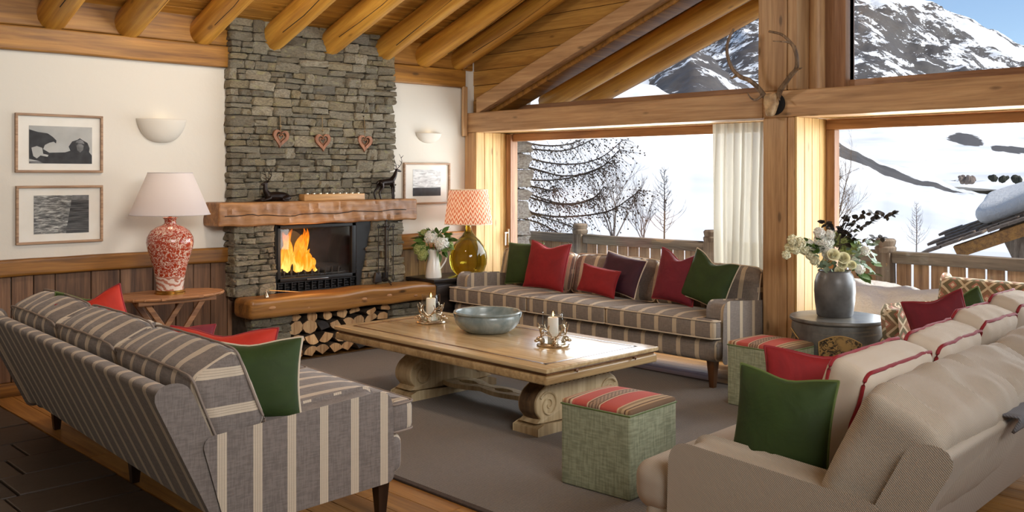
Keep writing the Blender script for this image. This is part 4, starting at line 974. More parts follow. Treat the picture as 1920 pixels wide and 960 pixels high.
def pedestal(y0, y1):
    cxp = TX/2+.02
    half = [(.12, .375), (.25, .375), (.27, .335), (.30, .30), (.355, .265), (.39, .21), (.385, .15), (.35, .105), (.335, .075)]
    poly = [(cxp+a, z) for a, z in half]+[(cxp-a, z) for a, z in half[::-1]]
    poly = [tuple(p) for p in catmull([(p[0], p[1], 0) for p in poly], 3)]; poly = [(p[0], p[1]) for p in poly]
    # axis 1 order is (z, x)
    g = G().prism([(p[1], p[0]) for p in poly], y0, y1, 1, .008); ped = g.build('pedestal', MT['table_base'], ct)
    for s in (1, -1):
        for y in (y0-.004, y1+.004):
            G().tube(spiral(cxp+s*.285, .185, .085, 2.1, s, y), [.008*(1-.6*i/46) for i in range(47)], 6).build('scroll', MT['table_base'], ped)
        if y0 < 1:
            E_ = catmull([(cxp+s*(a+.003), 0, z) for a, z in half[2:]], 4); g = G(); g.grid(lambda u, v: (E_[int(round(u*(len(E_)-1)))].x+s*.006*sin(v*pi)*(1+.5*sin(u*40)), y0+.015+(y1-y0-.03)*v, E_[int(round(u*(len(E_)-1)))].z), len(E_)-1, 6); g.build('carved_edge', MT['carved'], ped)
    foot = [(cxp-.40, 0), (cxp-.40, .055), (cxp-.34, .075), (cxp-.1, .06), (cxp+.1, .06), (cxp+.34, .075), (cxp+.40, .055), (cxp+.40, 0), (cxp+.3, 0), (cxp+.12, .02), (cxp-.12, .02), (cxp-.3, 0)]
    G().prism([(p[1], p[0]) for p in foot][::-1], y0-.03, y1+.03, 1, .006).build('foot', MT['table_base'], ct)
    g = G()
    for i in range(15):
        for yy in (y0-.01, y1+.01):
            x = cxp-.29+i*.58/14; g.ball((x, yy, .355), .028, 8, 6, (1, .7, 1.1)); g.ball((x+.02, yy, .325), .02, 7, 5, (1, .7, 1.2))
    o = g.build('leaf_carving', MT['carved'], ped); o['kind'] = 'stuff'
pedestal(.24, .40); pedestal(1.48, 1.66)
# wavy pierced stretcher
N_ = 40; yA, yB = .36, 1.52; cx_ = TX/2+.02
def wv(t): return .06+.045*abs(sin(t*pi*3))+.02*cos(t*2*pi)
out = [(cx_+wv(i/N_), yA+(yB-yA)*i/N_) for i in range(N_+1)]; inn = [(cx_-wv(i/N_), yA+(yB-yA)*i/N_) for i in range(N_+1)]
g = G(); holes = (.18, .5, .82)
V = []; 
def hole(t):
    for h in holes:
        if abs(t-h) < .075: return .042*sqrt(1-((t-h)/.075)**2)
    return 0
for s in (1, -1):
    top = []; 
    for i in range(N_+1):
        t = i/N_; a = cx_+s*max(.004, hole(t)); b_ = cx_+s*wv(t); y = yA+(yB-yA)*t; V += [(a, y, .085), (b_, y, .085), (b_, y, .115), (a, y, .115)]
F = []
for s in range(2):
    o_ = s*(N_+1)*4
    for i in range(N_):
        for k in range(4):
            q = (o_+i*4+k, o_+i*4+(k+1) % 4, o_+(i+1)*4+(k+1) % 4, o_+(i+1)*4+k); F.append(q if s else q[::-1])
g.add(V, F).build('stretcher', MT['table_base'], ct, False)

# dressing of the coffee table
TZ = TH
bw = thing('bowl', 'wide blue-grey glazed stoneware bowl on the coffee table', 'bowl', tuple(at(914, 622, Z=TZ))[:2]+(TZ,))
prof = [(.0, .004), (.12, .004), (.125, 0), (.15, .004), (.195, .03), (.228, .07), (.238, .105), (.230, .128), (.236, .134), (.245, .142), (.24, .152), (.226, .150), (.218, .135), (.222, .10), (.20, .05), (.15, .018), (.0, .014)]
G().lathe(prof, 48, wob=lambda a, z: 1+.006*sin(3*a)).build('body', MT['celadon'], bw)
for a0 in (-.75, 2.4):
    g = G().tube([(.236*cos(a0+k*.07), .236*sin(a0+k*.07), .122+.012*cos(k*1.2)) for k in range(-3, 4)], [.004, .007, .009, .012, .009, .007, .004], 8); g.build('lug', MT['celadon'], bw)
def antler_pts(s, k=1):
    return [[(0, 0, 0), (.02*s, 0, .02), (.035*s, .005, .045), (.03*s, .012, .068)], [(.02*s, 0, .02), (.04*s, -.012, .028)], [(.034*s, .005, .04), (.052*s, .0, .052)]]
def hurricane(px, py, label, rot):
    p = at(px, py, Z=TZ); r_ = thing('hurricane_lamp', label, 'candle holder', (p.x, p.y, TZ), rot)
    G().lathe([(.0, 0), (.098, 0), (.105, .006), (.10, .014), (.075, .016), (.072, .022), (.0, .022)], 40, wob=lambda a, z: 1+.05*sin(4*a)+.02*sin(23*a)).build('base', MT['silver'], r_)
    g = G(); g.lathe([(.0715, .022), (.0715, .213), (.0705, .217), (.068, .215), (.068, .022)], 40, close=True); g.build('glass_cylinder', MT['glass'], r_)
    for k in range(4):
        a = k*pi/2+.4; g = G()
        s0 = 0
        head = G().ball((0, 0, .03), .016, 10, 8, (.8, 1.3, .9)); head.ball((0, .018, .022), .009, 8, 6, (.9, 1.5, .9))
        head.ball((0, -.012, .018), .014, 8, 6, (1, .9, 1.5))
        for s in (1, -1):
            for pth in antler_pts(s): head.tube([(q[0]*1.0, q[1]-.004, q[2]+.04) for q in catmull(pth, 4)], .0032, 5)
            head.ball((s*.014, -.006, .044), .006, 6, 4, (1.5, .6, 1))
        head.xf(Matrix.Translation((.086*cos(a), .086*sin(a), .006)) @ Matrix.Rotation(a-pi/2, 4, 'Z') @ Matrix.Scale(1.3, 4)); head.build('stag_head', MT['silver'], r_)
    g = G().loop([(.082*cos(a), .082*sin(a), .075+.006*sin(5*a)) for a in [2*pi*i/40 for i in range(40)]], .003, 5); g.build('branch_ring', MT['silver'], r_)
    c = thing('candle', 'white pillar candle burning in the '+label.split(' hurricane')[0].split(' antler')[0]+' hurricane lamp', 'candle', (p.x, p.y, TZ+.022), 0, None)
    G().lathe([(.0, 0), (.036, 0), (.036, .158), (.033, .165), (.028, .163), (.012, .158), (0, .157)], 28).build('body', MT['wax'], c)
    G().tube([(0, 0, .157), (0, 0, .170), (.001, 0, .176)], .0014, 5).build('wick', MT['black'], c)
    G().lathe([(.0, .170), (.004, .174), (.0055, .180), (.004, .190), (.0015, .20), (0, .206)], 12).build('flame', MT['candle_flame'], c)
hurricane(808, 605, 'farther hurricane lamp ringed with silver stag heads, left of the bowl', .3)
hurricane(1037, 648, 'nearer hurricane lamp ringed with silver stag heads, right of the bowl', .5)

# oval folding side table
tp = Vector((3.10, 6.98, 0)); tt = thing('side_table', 'oval folding slatted teak table under the red and white lamp', 'table', tuple(tp))
a_, b_ = .43, .27; zt_ = .70
for i in range(13):
    y = -b_+.02+i*(2*b_-.04)/12; hw = a_*sqrt(max(0, 1-(y/b_)**2)); G().rbox((-hw, y-.0175, zt_-.02), (hw, y+.0175, zt_), .004, 1).build('slat', MT['teak'], tt, False)
G().loop([(a_*cos(t), b_*sin(t), zt_-.01) for t in [2*pi*i/48 for i in range(48)]], .012, 6).build('rim', MT['teak'], tt)
for y in (-.17, .17): G().rbox((-.30, y-.02, zt_-.055), (.30, y+.02, zt_-.022), .004, 1).build('cross_rail', MT['teak'], tt, False)
for y, s in ((-.15, 1), (-.11, -1), (.15, 1), (.11, -1)):
    g = G().rbox((-.02, -.012, -.41), (.02, .012, .41), .004, 1); g.xf(Matrix.Translation((0, y, .345)) @ Matrix.Rotation(s*.60, 4, 'Y')); g.build('leg', MT['teak'], tt, False)
for x in (-.2, .2): G().rbox((x-.015, -.15, .05), (x+.015, .15, .08), .003, 1).build('stretcher', MT['teak'], tt, False)
# lamps
def table_lamp(label, loc, prof, bodymat, z_sh0, z_sh1, r0, r1, shmat, plinth=None, power=8, nr=0):
    l = thing('table_lamp', label, 'lamp', loc)
    G().lathe(prof, 48).build('base', bodymat, l)
    if plinth: G().lathe(plinth, 40).build('plinth', MT['brass'], l)
    zn = prof[-1][1] if prof[-1][0] > .001 else prof[-2][1]
    G().lathe([(.012, zn-.005), (.016, zn+.01), (.009, zn+.02), (.009, z_sh0+.06), (.014, z_sh0+.065), (.014, z_sh0+.10), (0, z_sh0+.10)], 16).build('lamp_holder', MT['brass'], l)
    wob = (lambda a, z: 1+.012*sin(nr*a)) if nr else None
    n = 96 if not nr else 144
    V = []
    g = G(); g.grid(lambda u, v: ((r0+(r1-r0)*v)*(1+(.010*sin(nr*2*pi*u) if nr else 0))*cos(2*pi*u), (r0+(r1-r0)*v)*(1+(.010*sin(nr*2*pi*u) if nr else 0))*sin(2*pi*u), z_sh0+(z_sh1-z_sh0)*v), n, 8)
    me = g.mesh('lamp_shade', shmat); L = me.uv_layers.new(name='UVMap')
    k = 0
    for p in me.polygons:
        i, j = p.index % n, p.index//n
        for q, li in enumerate(p.loop_indices): L.data[li].uv = ((i+(q in (1, 2)))/n, (j+(q in (2, 3)))/8)
    o = inst('lamp_shade', me, l)
    for r_, z in ((r0, z_sh0), (r1, z_sh1)): G().loop([(r_*cos(t), r_*sin(t), z) for t in [2*pi*i/64 for i in range(64)]], .0035, 5).build('shade_rim', MT['cream_cloth'] if nr else MT['shade'], o)
    for k in range(3): G().tube([(0, 0, z_sh1-.01), (r1*cos(k*2.09), r1*sin(k*2.09), z_sh1-.005)], .0025, 5).build('shade_spoke', MT['brass'], o)
    G().ball((0, 0, z_sh0+.13), .028, 14, 10, (1, 1, 1.2)).build('bulb', MT['bulb'], l)
    light('lamp_light', 'POINT', (loc[0], loc[1], loc[2]+z_sh0+.135), power, (1, .80, .58), rad=.035)
MT['bulb'] = emit('lit_bulb', srgb(255, 214, 150), 6)
p1 = [(.098, .03), (.098, .05), (.10, .08), (.108, .13), (.122, .20), (.145, .28), (.166, .35), (.172, .39), (.166, .43), (.14, .475), (.10, .505), (.06, .52), (.044, .53), (.040, .55), (.048, .568), (.058, .575), (.05, .58)]
table_lamp('table lamp with red and white patterned china body and white cone shade', (tp.x+.02, tp.y, .70), p1, MT['china'], .60, .915, .292, .162, MT['shade'], [(.0, 0), (.112, 0), (.112, .012), (.106, .016), (.106, .03), (.0, .03)], 2.2)
p2 = [(.10, .0), (.13, .012), (.165, .055), (.184, .11), (.188, .17), (.180, .23), (.155, .29), (.115, .345), (.07, .39), (.042, .43), (.03, .46), (.026, .50), (.028, .52)]
CONZ = .602
table_lamp('table lamp with bulbous amber glass body and orange zigzag pleated shade', (6.24, 7.10, CONZ), p2, MT['amber'], .51, .85, .238, .192, MT['shade_ikat'], None, 4, 48)

# console under the second lamp
cn = thing('console_chest', 'low black oak console in the corner under the amber lamp', 'cabinet', (5.70, 6.98, 0))
G().rbox((0, 0, CONZ-.035), (.78, .44, CONZ), .005, 1).build('top', MT['blackwood'], cn)
G().rbox((.03, .03, .05), (.75, .42, CONZ-.035), .006, 1).build('body', MT['blackwood'], cn)
for i in range(2): d = G().rbox((.05+i*.35, .018, .09), (.38+i*.35, .03, CONZ-.06), .006, 1).build('door', MT['blackwood'], cn); G().ball((.34+i*.1, .01, .33), .012, 10, 8).build('knob', MT['iron'], d)
for x, y in ((.05, .05), (.70, .05), (.05, .38), (.70, .38)): G().box((x-.02, y-.02, 0), (x+.02, y+.02, .05)).build('foot', MT['blackwood'], cn, False)

# drum table + vase
dr = thing('drum_table', 'round grey painted drum table with gilt figure panels beside the main post', 'table', (6.30, 3.22, 0))
DR = .325; DZ = .60
G().lathe([(.0, .0), (.29, .0), (.30, .03), (.302, .10), (.308, .30), (.312, DZ-.07), (.306, DZ-.03), (0, DZ-.03)], 64).build('body', MT['drum'], dr)
G().lathe([(.0, DZ-.03), (.315, DZ-.03), (DR, DZ-.02), (DR, DZ-.006), (.32, DZ), (0, DZ)], 64).build('top', MT['drum'], dr)
for k, a0 in enumerate((-2.61, -1.16, -4.07, .3)):
    g = G(); hw = .45; g.grid(lambda u, v: ((.3145-(.004 if v < .2 else 0))*cos(a0+hw*(2*u-1)*(1-.12*(1-v))), (.3145)*sin(a0+hw*(2*u-1)*(1-.12*(1-v))), .16+(.30+.05*cos((2*u-1)*pi/2))*v), 20, 10); p_ = g.build('gilt_panel', MT['gilt'], dr)
    E = [(u, 0) for u in [i/16 for i in range(17)]]+[(1, v) for v in (.25, .5, .75)]+[(1-i/16, 1) for i in range(17)]+[(0, v) for v in (.75, .5, .25)]
    G().loop([(.317*cos(a0+hw*(2*u-1)*(1-.12*(1-v))), .317*sin(a0+hw*(2*u-1)*(1-.12*(1-v))), .16+(.30+.05*cos((2*u-1)*pi/2))*v) for u, v in E], .004, 5).build('panel_rim', MT['gilt_rim'], p_)
va = thing('vase', 'tall grey stoneware vase on the drum table', 'vase', (6.30, 3.24, DZ))
G().lathe([(.0, 0), (.112, 0), (.122, .01), (.135, .10), (.140, .18), (.138, .24), (.125, .29), (.108, .315), (.112, .325), (.10, .322), (.09, .30), (.0, .28)], 48).build('body', MT['zinc'], va)
# ================================================================ RUG, SMALL THINGS
rg = thing('rug', 'large grey-brown woven sisal rug under the coffee table', 'rug', (3.0, 1.9, 0))
RX, RY = 3.17, 5.215
G().rbox((.03, .03, .001), (RX-.03, RY-.03, .012), .003, 1).build('weave', MT['rug'], rg, False)
for lo, hi in (((0, 0, .001), (.035, RY, .013)), ((RX-.035, 0, .001), (RX, RY, .013)), ((.035, 0, .001), (RX-.035, .035, .013)), ((.035, RY-.035, .001), (RX-.035, RY, .013))): G().rbox(lo, hi, .003, 1).build('binding', MT['rug_edge'], rg, False)

# firewood in the hearth store
random.seed(23)
def firelog(x, z, r, kind, rot, label, dark=False):
    n = 9
    if kind == 0: P = [(r*cos(a)*(1+rnd(-.1, .1)), r*sin(a)*(1+rnd(-.1, .1))) for a in [2*pi*i/n for i in range(n)]]
    elif kind == 1:
        P = [(0, -r*.75)]+[(r*1.15*cos(a), r*1.15*sin(a)-r*.3) for a in [.35+2.4*i/6 for i in range(7)]]
    else: P = [(r*cos(a)*1.1*(1+rnd(-.08, .08)), max(-.25*r, r*sin(a))) for a in [2*pi*i/n for i in range(n)]]
    P = [(p[0]*1.22, p[1]) for p in P]
    P = [(p[0]*cos(rot)-p[1]*sin(rot), p[0]*sin(rot)+p[1]*cos(rot)) for p in P]
    y0 = 7.13+rnd(0, .05); y1 = 7.44; V = []; m = len(P)
    for j, t in enumerate((0, .02, .5, 1)):
        for p in P:
            s = .96 if j == 0 else 1+rnd(-.05, .05)
            V.append((p[0]*s+rnd(-.002, .002), (y0-y0)+(y1-y0)*t+(rnd(-.004, .004) if j == 0 else 0), p[1]*s))
    g = G(); g.add(V, [(j*m+k, j*m+(k+1) % m, (j+1)*m+(k+1) % m, (j+1)*m+k) for j in range(3) for k in range(m)])
    g.mi = 1; b = 0
    g.f += [tuple(reversed(range(m))), tuple(range(3*m, 4*m))]; g.m += [1, 1]
    o = g.build('firewood_log', [MT['bark'], MT['dark_cut'] if dark else MT['cut']], None, True, ang=30); o.location = (x, y0, z)
    tag(o, label, 'firewood', 'split logs stacked under the hearth beam')
rows = [(.012, 8), (.118, 7), (.225, 8), (.322, 7)]
rn = ['bottom row', 'second row up', 'third row up', 'top row']; wd_ = ['light-ended', 'dark-ended']
for ri, (z, n) in enumerate(rows):
    xs = 4.31
    for i in range(n):
        r = rnd(.052, .064) if ri < 3 else rnd(.042, .050); x = 4.315+i*(.93/(n-1)); dk = random.random() < .12
        pos = 'leftmost' if i == 0 else 'rightmost' if i == n-1 else ordn[i]+' from the left'
        firelog(x, z+r*.9, r, random.choice((0, 1, 1, 2)), rnd(-.4, .4)+random.choice((0, pi))*(ri > 0), ('dark' if dk else 'pale')+' split log, '+pos+' in the '+rn[ri]+' under the hearth', dk)
G().box((4.26, 7.452, .01), (5.30, 7.459, .43)).build('store_back', MT['soot'], fp, False)

# fire irons
fi = thing('fire_tool_set', 'wrought iron fire tools on a stand right of the fireplace glass', 'fire tools', (5.30, 7.20, .575))
for k in range(3):
    a = k*2.1+.4; G().tube(catmull([(0, 0, .06), (.03*cos(a), .03*sin(a), .05), (.075*cos(a), .075*sin(a), .018), (.10*cos(a), .10*sin(a), .004)], 4), .006, 6).build('foot', MT['iron'], fi)
G().tube([(0, 0, .04), (0, 0, .60)], .008, 8).build('pole', MT['iron'], fi)
G().lathe([(.0, .66), (.006, .645), (.016, .62), (.02, .60), (.01, .59), (0, .59)], 12).build('finial', MT['iron'], fi)
G().tube([(-.09, 0, .54), (.09, 0, .54)], .006, 6).tube([(0, -.06, .54), (0, .06, .54)], .006, 6).build('hanger', MT['iron'], fi, kind='stuff')
for k, (x, y) in enumerate(((-.085, 0), (-.02, -.06), (.085, 0), (.03, .055))):
    o = thing('fire_iron', ('fire shovel with flat scoop on the left of the tool stand', 'fire poker in front on the tool stand', 'fire tongs on the right of the tool stand', 'hearth brush at the back of the tool stand')[k], 'fire tool', (5.30+x, 7.20+y, .575), 0)
    G().tube([(0, 0, .10), (0, 0, .52)], .005, 6).build('shaft', MT['iron'], o)
    G().tube(catmull([(0, 0, .52), (.012, 0, .545), (0, 0, .565), (-.012, 0, .545), (0, 0, .52)], 4), .004, 6).build('handle', MT['iron'], o)
    if k == 0: G().rbox((-.05, -.012, .02), (.05, .012, .12), .01, 2).map(lambda v: (v.x*(.6+.4*(.12-v.z)/.1*1.0), v.y+.02*(v.x/.05)**2, v.z)).build('scoop', MT['iron'], o)
    elif k == 3: G().rbox((-.03, -.02, .02), (.03, .02, .11), .012, 2).build('bristles', MT['black'], o)
    elif k == 1: G().tube([(0, 0, .10), (0, 0, .05), (.01, 0, .02)], [.005, .005, .002], 6).build('point', MT['iron'], o)
    else: G().tube([(0, 0, .10), (.012, 0, .06), (0, 0, .02)], .004, 6).tube([(0, 0, .10), (-.012, 0, .06), (0, 0, .02)], .004, 6).build('jaws', MT['iron'], o, kind='stuff')
# bellows poker lying on the hearth, little bell
o = thing('hand_bell', 'small pale pyramid-shaped bell on the left of the hearth beam', 'bell', (4.0, 7.10, .582)); G().lathe([(.0, 0), (.02, 0), (.018, .01), (.007, .035), (.004, .045), (0, .05)], 14).build('body', MT['silver'], o); G().ball((0, 0, .054), .006, 8, 6).build('knob', MT['silver'], o)
o = G().tube([(4.02, 7.09, .635), (4.20, 7.10, .612), (4.36, 7.13, .588)], .004, 6).build('candle_snuffer', MT['silver'], None); tag(o, 'thin silver snuffer rod resting beside the little bell', 'snuffer')

# mantel pieces
MZ = 1.372
th = thing('tealight_block', 'long pale wooden block of tealights in the middle of the mantel', 'candle holder', (4.76, 7.27, MZ))
G().rbox((-.32, -.045, 0), (.32, .045, .058), .004, 1).build('body', MT['block'], th)
for i in range(9): c = G().lathe([(.0, .05), (.019, .05), (.019, .066), (.016, .064), (0, .062)], 14, (-.27+i*.0675, 0, 0)).build('tealight', MT['silver'], th)
def skin_body(name, parent, verts, edges, radii, mat, root=0, sub=2):
    me = bpy.data.meshes.new(name); me.from_pydata(verts, edges, []); me.materials.append(mat); o = bpy.data.objects.new(name, me); SC.collection.objects.link(o); o.parent = parent
    o.modifiers.new('skin', 'SKIN'); sv = me.skin_vertices[0].data if me.skin_vertices else None
    if sv is None:
        bpy.context.view_layer.objects.active = o; sv = me.skin_vertices[0].data
    for i, r in enumerate(radii): sv[i].radius = (r, r)
    sv[root].use_root = True
    s_ = o.modifiers.new('sub', 'SUBSURF'); s_.levels = sub; s_.render_levels = sub
    for p in me.polygons: p.use_smooth = True
    return o
def skin_mesh(name, parent, chains, mat, sub=1):
    """connected chains of (point, radius) grown into one smooth surface with metaball-like unions"""
    g = G()
    for ch in chains:
        pts = catmull([c[0] for c in ch], 5); rs = []
        for i in range(len(ch)-1):
            for k in range(5): rs.append(ch[i][1]+(ch[i+1][1]-ch[i][1])*k/5)
        rs.append(ch[-1][1]); g.tube(pts, rs, 10); g.ball(pts[0], rs[0], 10, 6); g.ball(pts[-1], rs[-1], 10, 6)
    o = g.build(name, mat, parent); m = o.modifiers.new('weld', 'REMESH'); m.mode = 'VOXEL'; m.voxel_size = .0035; m.use_smooth_shade = True
    sm_ = o.modifiers.new('smooth', 'SMOOTH'); sm_.iterations = 3; return o
st1 = thing('stag_figure', 'dark bronze stag lying down on the left of the mantel', 'figurine', (4.16, 7.27, MZ), .0)
skin_mesh('body', st1, [
  [((-.04, 0, .045), .036), ((.04, 0, .045), .042), ((.11, 0, .04), .038), ((.16, 0, .03), .018)],
  [((-.04, 0, .05), .034), ((-.07, 0, .09), .024), ((-.075, 0, .135), .018), ((-.07, 0, .155), .018), ((-.105, 0, .148), .010)],
  [((-.05, -.03, .03), .016), ((-.10, -.035, .014), .011), ((-.13, -.03, .010), .008), ((-.10, -.03, .008), .007)],
  [((-.05, .03, .03), .016), ((-.11, .035, .014), .011), ((-.15, .03, .010), .008)],
  [((.12, -.03, .03), .026), ((.07, -.045, .016), .013), ((.13, -.05, .010), .008), ((.08, -.055, .008), .007)],
  [((-.068, -.01, .165), .007), ((-.055, -.034, .172), .004)], [((-.068, .01, .165), .007), ((-.055, .034, .172), .004)]], MT['bronze'])
def antl(s): return [[(0, s*.008, 0), (.02, s*.03, .03), (.025, s*.055, .07), (.01, s*.06, .115), (-.005, s*.05, .15)], [(.018, s*.028, .028), (-.02, s*.04, .045)], [(.025, s*.052, .065), (-.01, s*.062, .085)], [(.012, s*.06, .11), (.035, s*.07, .135)]]
def antler_pair(par, base, k=1.0, r=.004):
    for s in (1, -1):
        g = G()
        for pth in antl(s): P = catmull(pth, 5); g.tube([(base[0]+q[0]*k, base[1]+q[1]*k, base[2]+q[2]*k) for q in P], [r*(1-.7*i/(len(P)-1)) for i in range(len(P))], 6)
        g.build('antler', MT['bronze'], par)
antler_pair(st1, (-.068, 0, .165), .95)
st2 = thing('stag_figure', 'dark bronze stag standing on the right of the mantel', 'figurine', (5.36, 7.26, MZ), .0)
skin_mesh('body', st2, [
  [((-.075, 0, .155), .030), ((-.02, 0, .16), .032), ((.045, 0, .165), .036)],
  [((.05, 0, .175), .032), ((.085, 0, .215), .022), ((.105, 0, .262), .015), ((.118, 0, .272), .016), ((.16, 0, .262), .008)],
  [((.05, -.02, .15), .020), ((.06, -.025, .10), .010), ((.058, -.025, .05), .007), ((.062, -.025, .004), .008)],
  [((.055, .02, .15), .020), ((.075, .025, .10), .010), ((.078, .025, .05), .007), ((.082, .025, .004), .008)],
  [((-.08, -.02, .15), .025), ((-.072, -.025, .105), .013), ((-.108, -.025, .065), .008), ((-.092, -.025, .004), .008)],
  [((-.08, .02, .15), .025), ((-.095, .025, .105), .013), ((-.132, .025, .065), .008), ((-.118, .025, .004), .008)],
  [((-.10, 0, .165), .010), ((-.115, 0, .14), .006)],
  [((.108, -.012, .28), .006), ((.095, -.034, .29), .003)], [((.108, .012, .28), .006), ((.095, .034, .29), .003)]], MT['bronze'])
antler_pair(st2, (.108, 0, .285), .95)
# hanging hearts
def heart_pts(s, n=40, lean=0):
    out = []
    for i in range(n):
        t = 2*pi*i/n; x = 16*sin(t)**3; z = 13*cos(t)-5*cos(2*t)-2*cos(3*t)-cos(4*t); out.append((x*s/17, 0, z*s/17))
    return out
for k, (px, py) in enumerate(((526, 258), (605, 265), (684, 267))):
    p = at(px, py, Y=7.325); h_ = thing('heart_ornament', ('left', 'middle', 'right')[k]+' carved wooden heart hanging on the stone chimney', 'ornament', tuple(p), rnd(-.1, .1))
    s = .082; R_ = Matrix.Rotation((.12, -.05, .08)[k], 4, 'Y')
    g = G(); pts = [Vector((q[0], q[1], q[2]*1.12)) for q in heart_pts(s)]; N = len(pts); V = []
    inner = [Vector((q[0]*.62, q[1], q[2]*.62+.006)) for q in pts]
    for a, b in zip(pts, inner): V += [(a.x, -.012, a.z), (b.x, -.012, b.z), (b.x, .010, b.z), (a.x, .010, a.z)]
    g.add(V, [(i*4+j, i*4+(j+1) % 4, ((i+1) % N)*4+(j+1) % 4, ((i+1) % N)*4+j) for i in range(N) for j in range(4)]); g.xf(R_); g.build('outer_heart', MT['heart'], h_, ang=30)
    g = G(); sp = [Vector((q[0]*.36, 0, q[2]*.40+.002)) for q in pts]; g.loop([(v.x, -.001, v.z) for v in sp], .0055, 6); g.xf(R_); g.build('inner_heart', MT['heart'], h_)
    G().tube([(0, 0, s*.35), (.002, 0, s*.75), (0, 0, .10), (.003, .012, .20), (0, .02, .245)], .003, 6).build('string', MT['string'], h_)
    G().ball((0, .02, .245), .007, 8, 6).build('nail', MT['iron'], h_)
    G().ball((0, -.004, .098), .008, 8, 6, (1.6, 1, 1)).build('bow', MT['string'], h_)

# pictures
def picture(label, px0, py0, px1, py1, art, pl_):
    a = at(px0, py0, Y=YA-.02); b = at(px1, py1, Y=YA-.02); c = at(px0, py1, Y=YA-.02)
    x0, x1 = a.x, b.x; z1 = a.z; z0 = c.z; W, H = x1-x0, z1-z0
    r = thing('framed_picture', label, 'picture', ((x0+x1)/2, YA, (z0+z1)/2)); f = .018
    for lo, hi in (((-W/2, -.028, -H/2), (W/2, 0, -H/2+f)), ((-W/2, -.028, H/2-f), (W/2, 0, H/2)), ((-W/2, -.028, -H/2+f), (-W/2+f, 0, H/2-f)), ((W/2-f, -.028, -H/2+f), (W/2, 0, H/2-f))): G().rbox(lo, hi, .003, 1).build('frame_bar', pl_, r, False)
    G().box((-W/2+f, -.008, -H/2+f), (W/2-f, -.003, H/2-f)).build('mount', MT['mount'], r, False)
    G().box((-W/2+f, -.022, -H/2+f), (W/2-f, -.0205, H/2-f)).build('pane', MT['picture_glass'], r, False)
    def R(u0, v0, u1, v1, mat, d=.010, nm='print'): return G().box((-W/2+W*u0, -d, -H/2+H*(1-v1)), (-W/2+W*u1, -.0075, -H/2+H*(1-v0))).build(nm, mat, r, False)
    def Pg(P, mat, d, nm): return G().prism([(-H/2+H*(1-v), -W/2+W*u) for u, v in P], -d, -.0085, 1).build(nm, mat, r, False)
    art(R, Pg)
def eagle(R, Pg):
    p = R(.155, .205, .875, .845, MT['pgrey'])
    Pg([(.155, .27), (.25, .31), (.36, .33), (.42, .39), (.46, .45), (.455, .50), (.43, .47), (.38, .49), (.33, .53), (.31, .60), (.38, .66), (.56, .65), (.62, .62), (.60, .55), (.64, .46), (.70, .43), (.73, .40), (.76, .43), (.82, .48), (.845, .57), (.84, .64), (.872, .70), (.872, .845), (.32, .845), (.26, .80), (.155, .77)], MT['pdark'], .0108, 'print_figure')
    Pg([(.69, .53), (.71, .50), (.75, .50), (.775, .53), (.77, .60), (.735, .65), (.70, .61)], MT['pmid'], .0113, 'print_face')
    Pg([(.68, .47), (.70, .44), (.735, .42), (.77, .45), (.785, .50), (.75, .49), (.71, .49)], MT['pmid'], .0112, 'print_cap')
    Pg([(.18, .58), (.24, .55), (.30, .58), (.31, .68), (.37, .70), (.36, .73), (.28, .71), (.24, .76), (.20, .72)], MT['pgrey'], .0113, 'print_glove')
    Pg([(.155, .81), (.28, .80), (.32, .845), (.155, .845)], MT['pmid'], .0105, 'print_ground')
def rock(R, Pg):
    R(.20, .17, .835, .83, MT['photo0']); Pg([(.63, .255), (.835, .26), (.835, .83), (.565, .83)], MT['photo1'], .0112, 'print_shadow'); R(.64, .17, .835, .255, MT['pmid'], .0106, 'print_sky')
def lake(R, Pg):
    R(.20, .16, .80, .66, MT['photo2']); R(.20, .60, .80, .80, MT['pdark'], .0112, 'print_shore')
picture('framed black and white photo of an eagle and a hooded figure, upper of the pair', 28.5, 211, 193, 323.5, eagle, MT['frame_pic'])
picture('framed black and white photo of a rock face, lower of the pair', 30, 348.5, 193, 460, rock, MT['frame_pic'])
picture('small framed photo of a pale lake with dark shore, right of the chimney', 757.5, 305, 844, 384, lake, MT['frame_pic'])
so = thing('wall_socket', 'double black wall socket low on the boards under the side table', 'socket', tuple(at(368, 622, Y=YA-.036)))
G().rbox((-.085, -.012, -.045), (.085, 0, .045), .006, 2).build('plate', MT['black'], so)
G().lathe([(.0, 0), (.028, 0), (.028, .016), (.022, .02), (0, .02)], 18).map(lambda v: (v.x-.035, -.012-v.z, v.y)).build('plug', MT['white_en'], so)
G().lathe([(.0, 0), (.022, 0), (.022, .006), (0, .006)], 18).map(lambda v: (v.x+.04, -.012-v.z, v.y)).build('outlet', MT['cast'], so)
# wall sconces
def sconce(label, p, W, H, Dp):
    r = thing('wall_sconce', label, 'wall light', (p.x, YA, p.z))
    g = G(); g.grid(lambda u, v: (W/2*cos(pi*(1-u))*sin(pi/2*v)**.8, -Dp*sin(pi*u)*sin(pi/2*v), -H*cos(pi/2*v)**1.3), 28, 12); o = g.build('bowl', MT['plaster'], r); m = o.modifiers.new('t', 'SOLIDIFY'); m.thickness = .008
    light('sconce_light', 'POINT', (p.x, YA-Dp*.4, p.z-.01), .08, (1, .8, .55), rad=.03)
p = at(302, 224, Y=YA); sconce('wide plaster half-bowl wall light above the white lamp', p, .41, .19, .13)
p = at(803, 250, Y=YA); sconce('small plaster half-bowl wall light above the pale picture', p, .32, .10, .08)

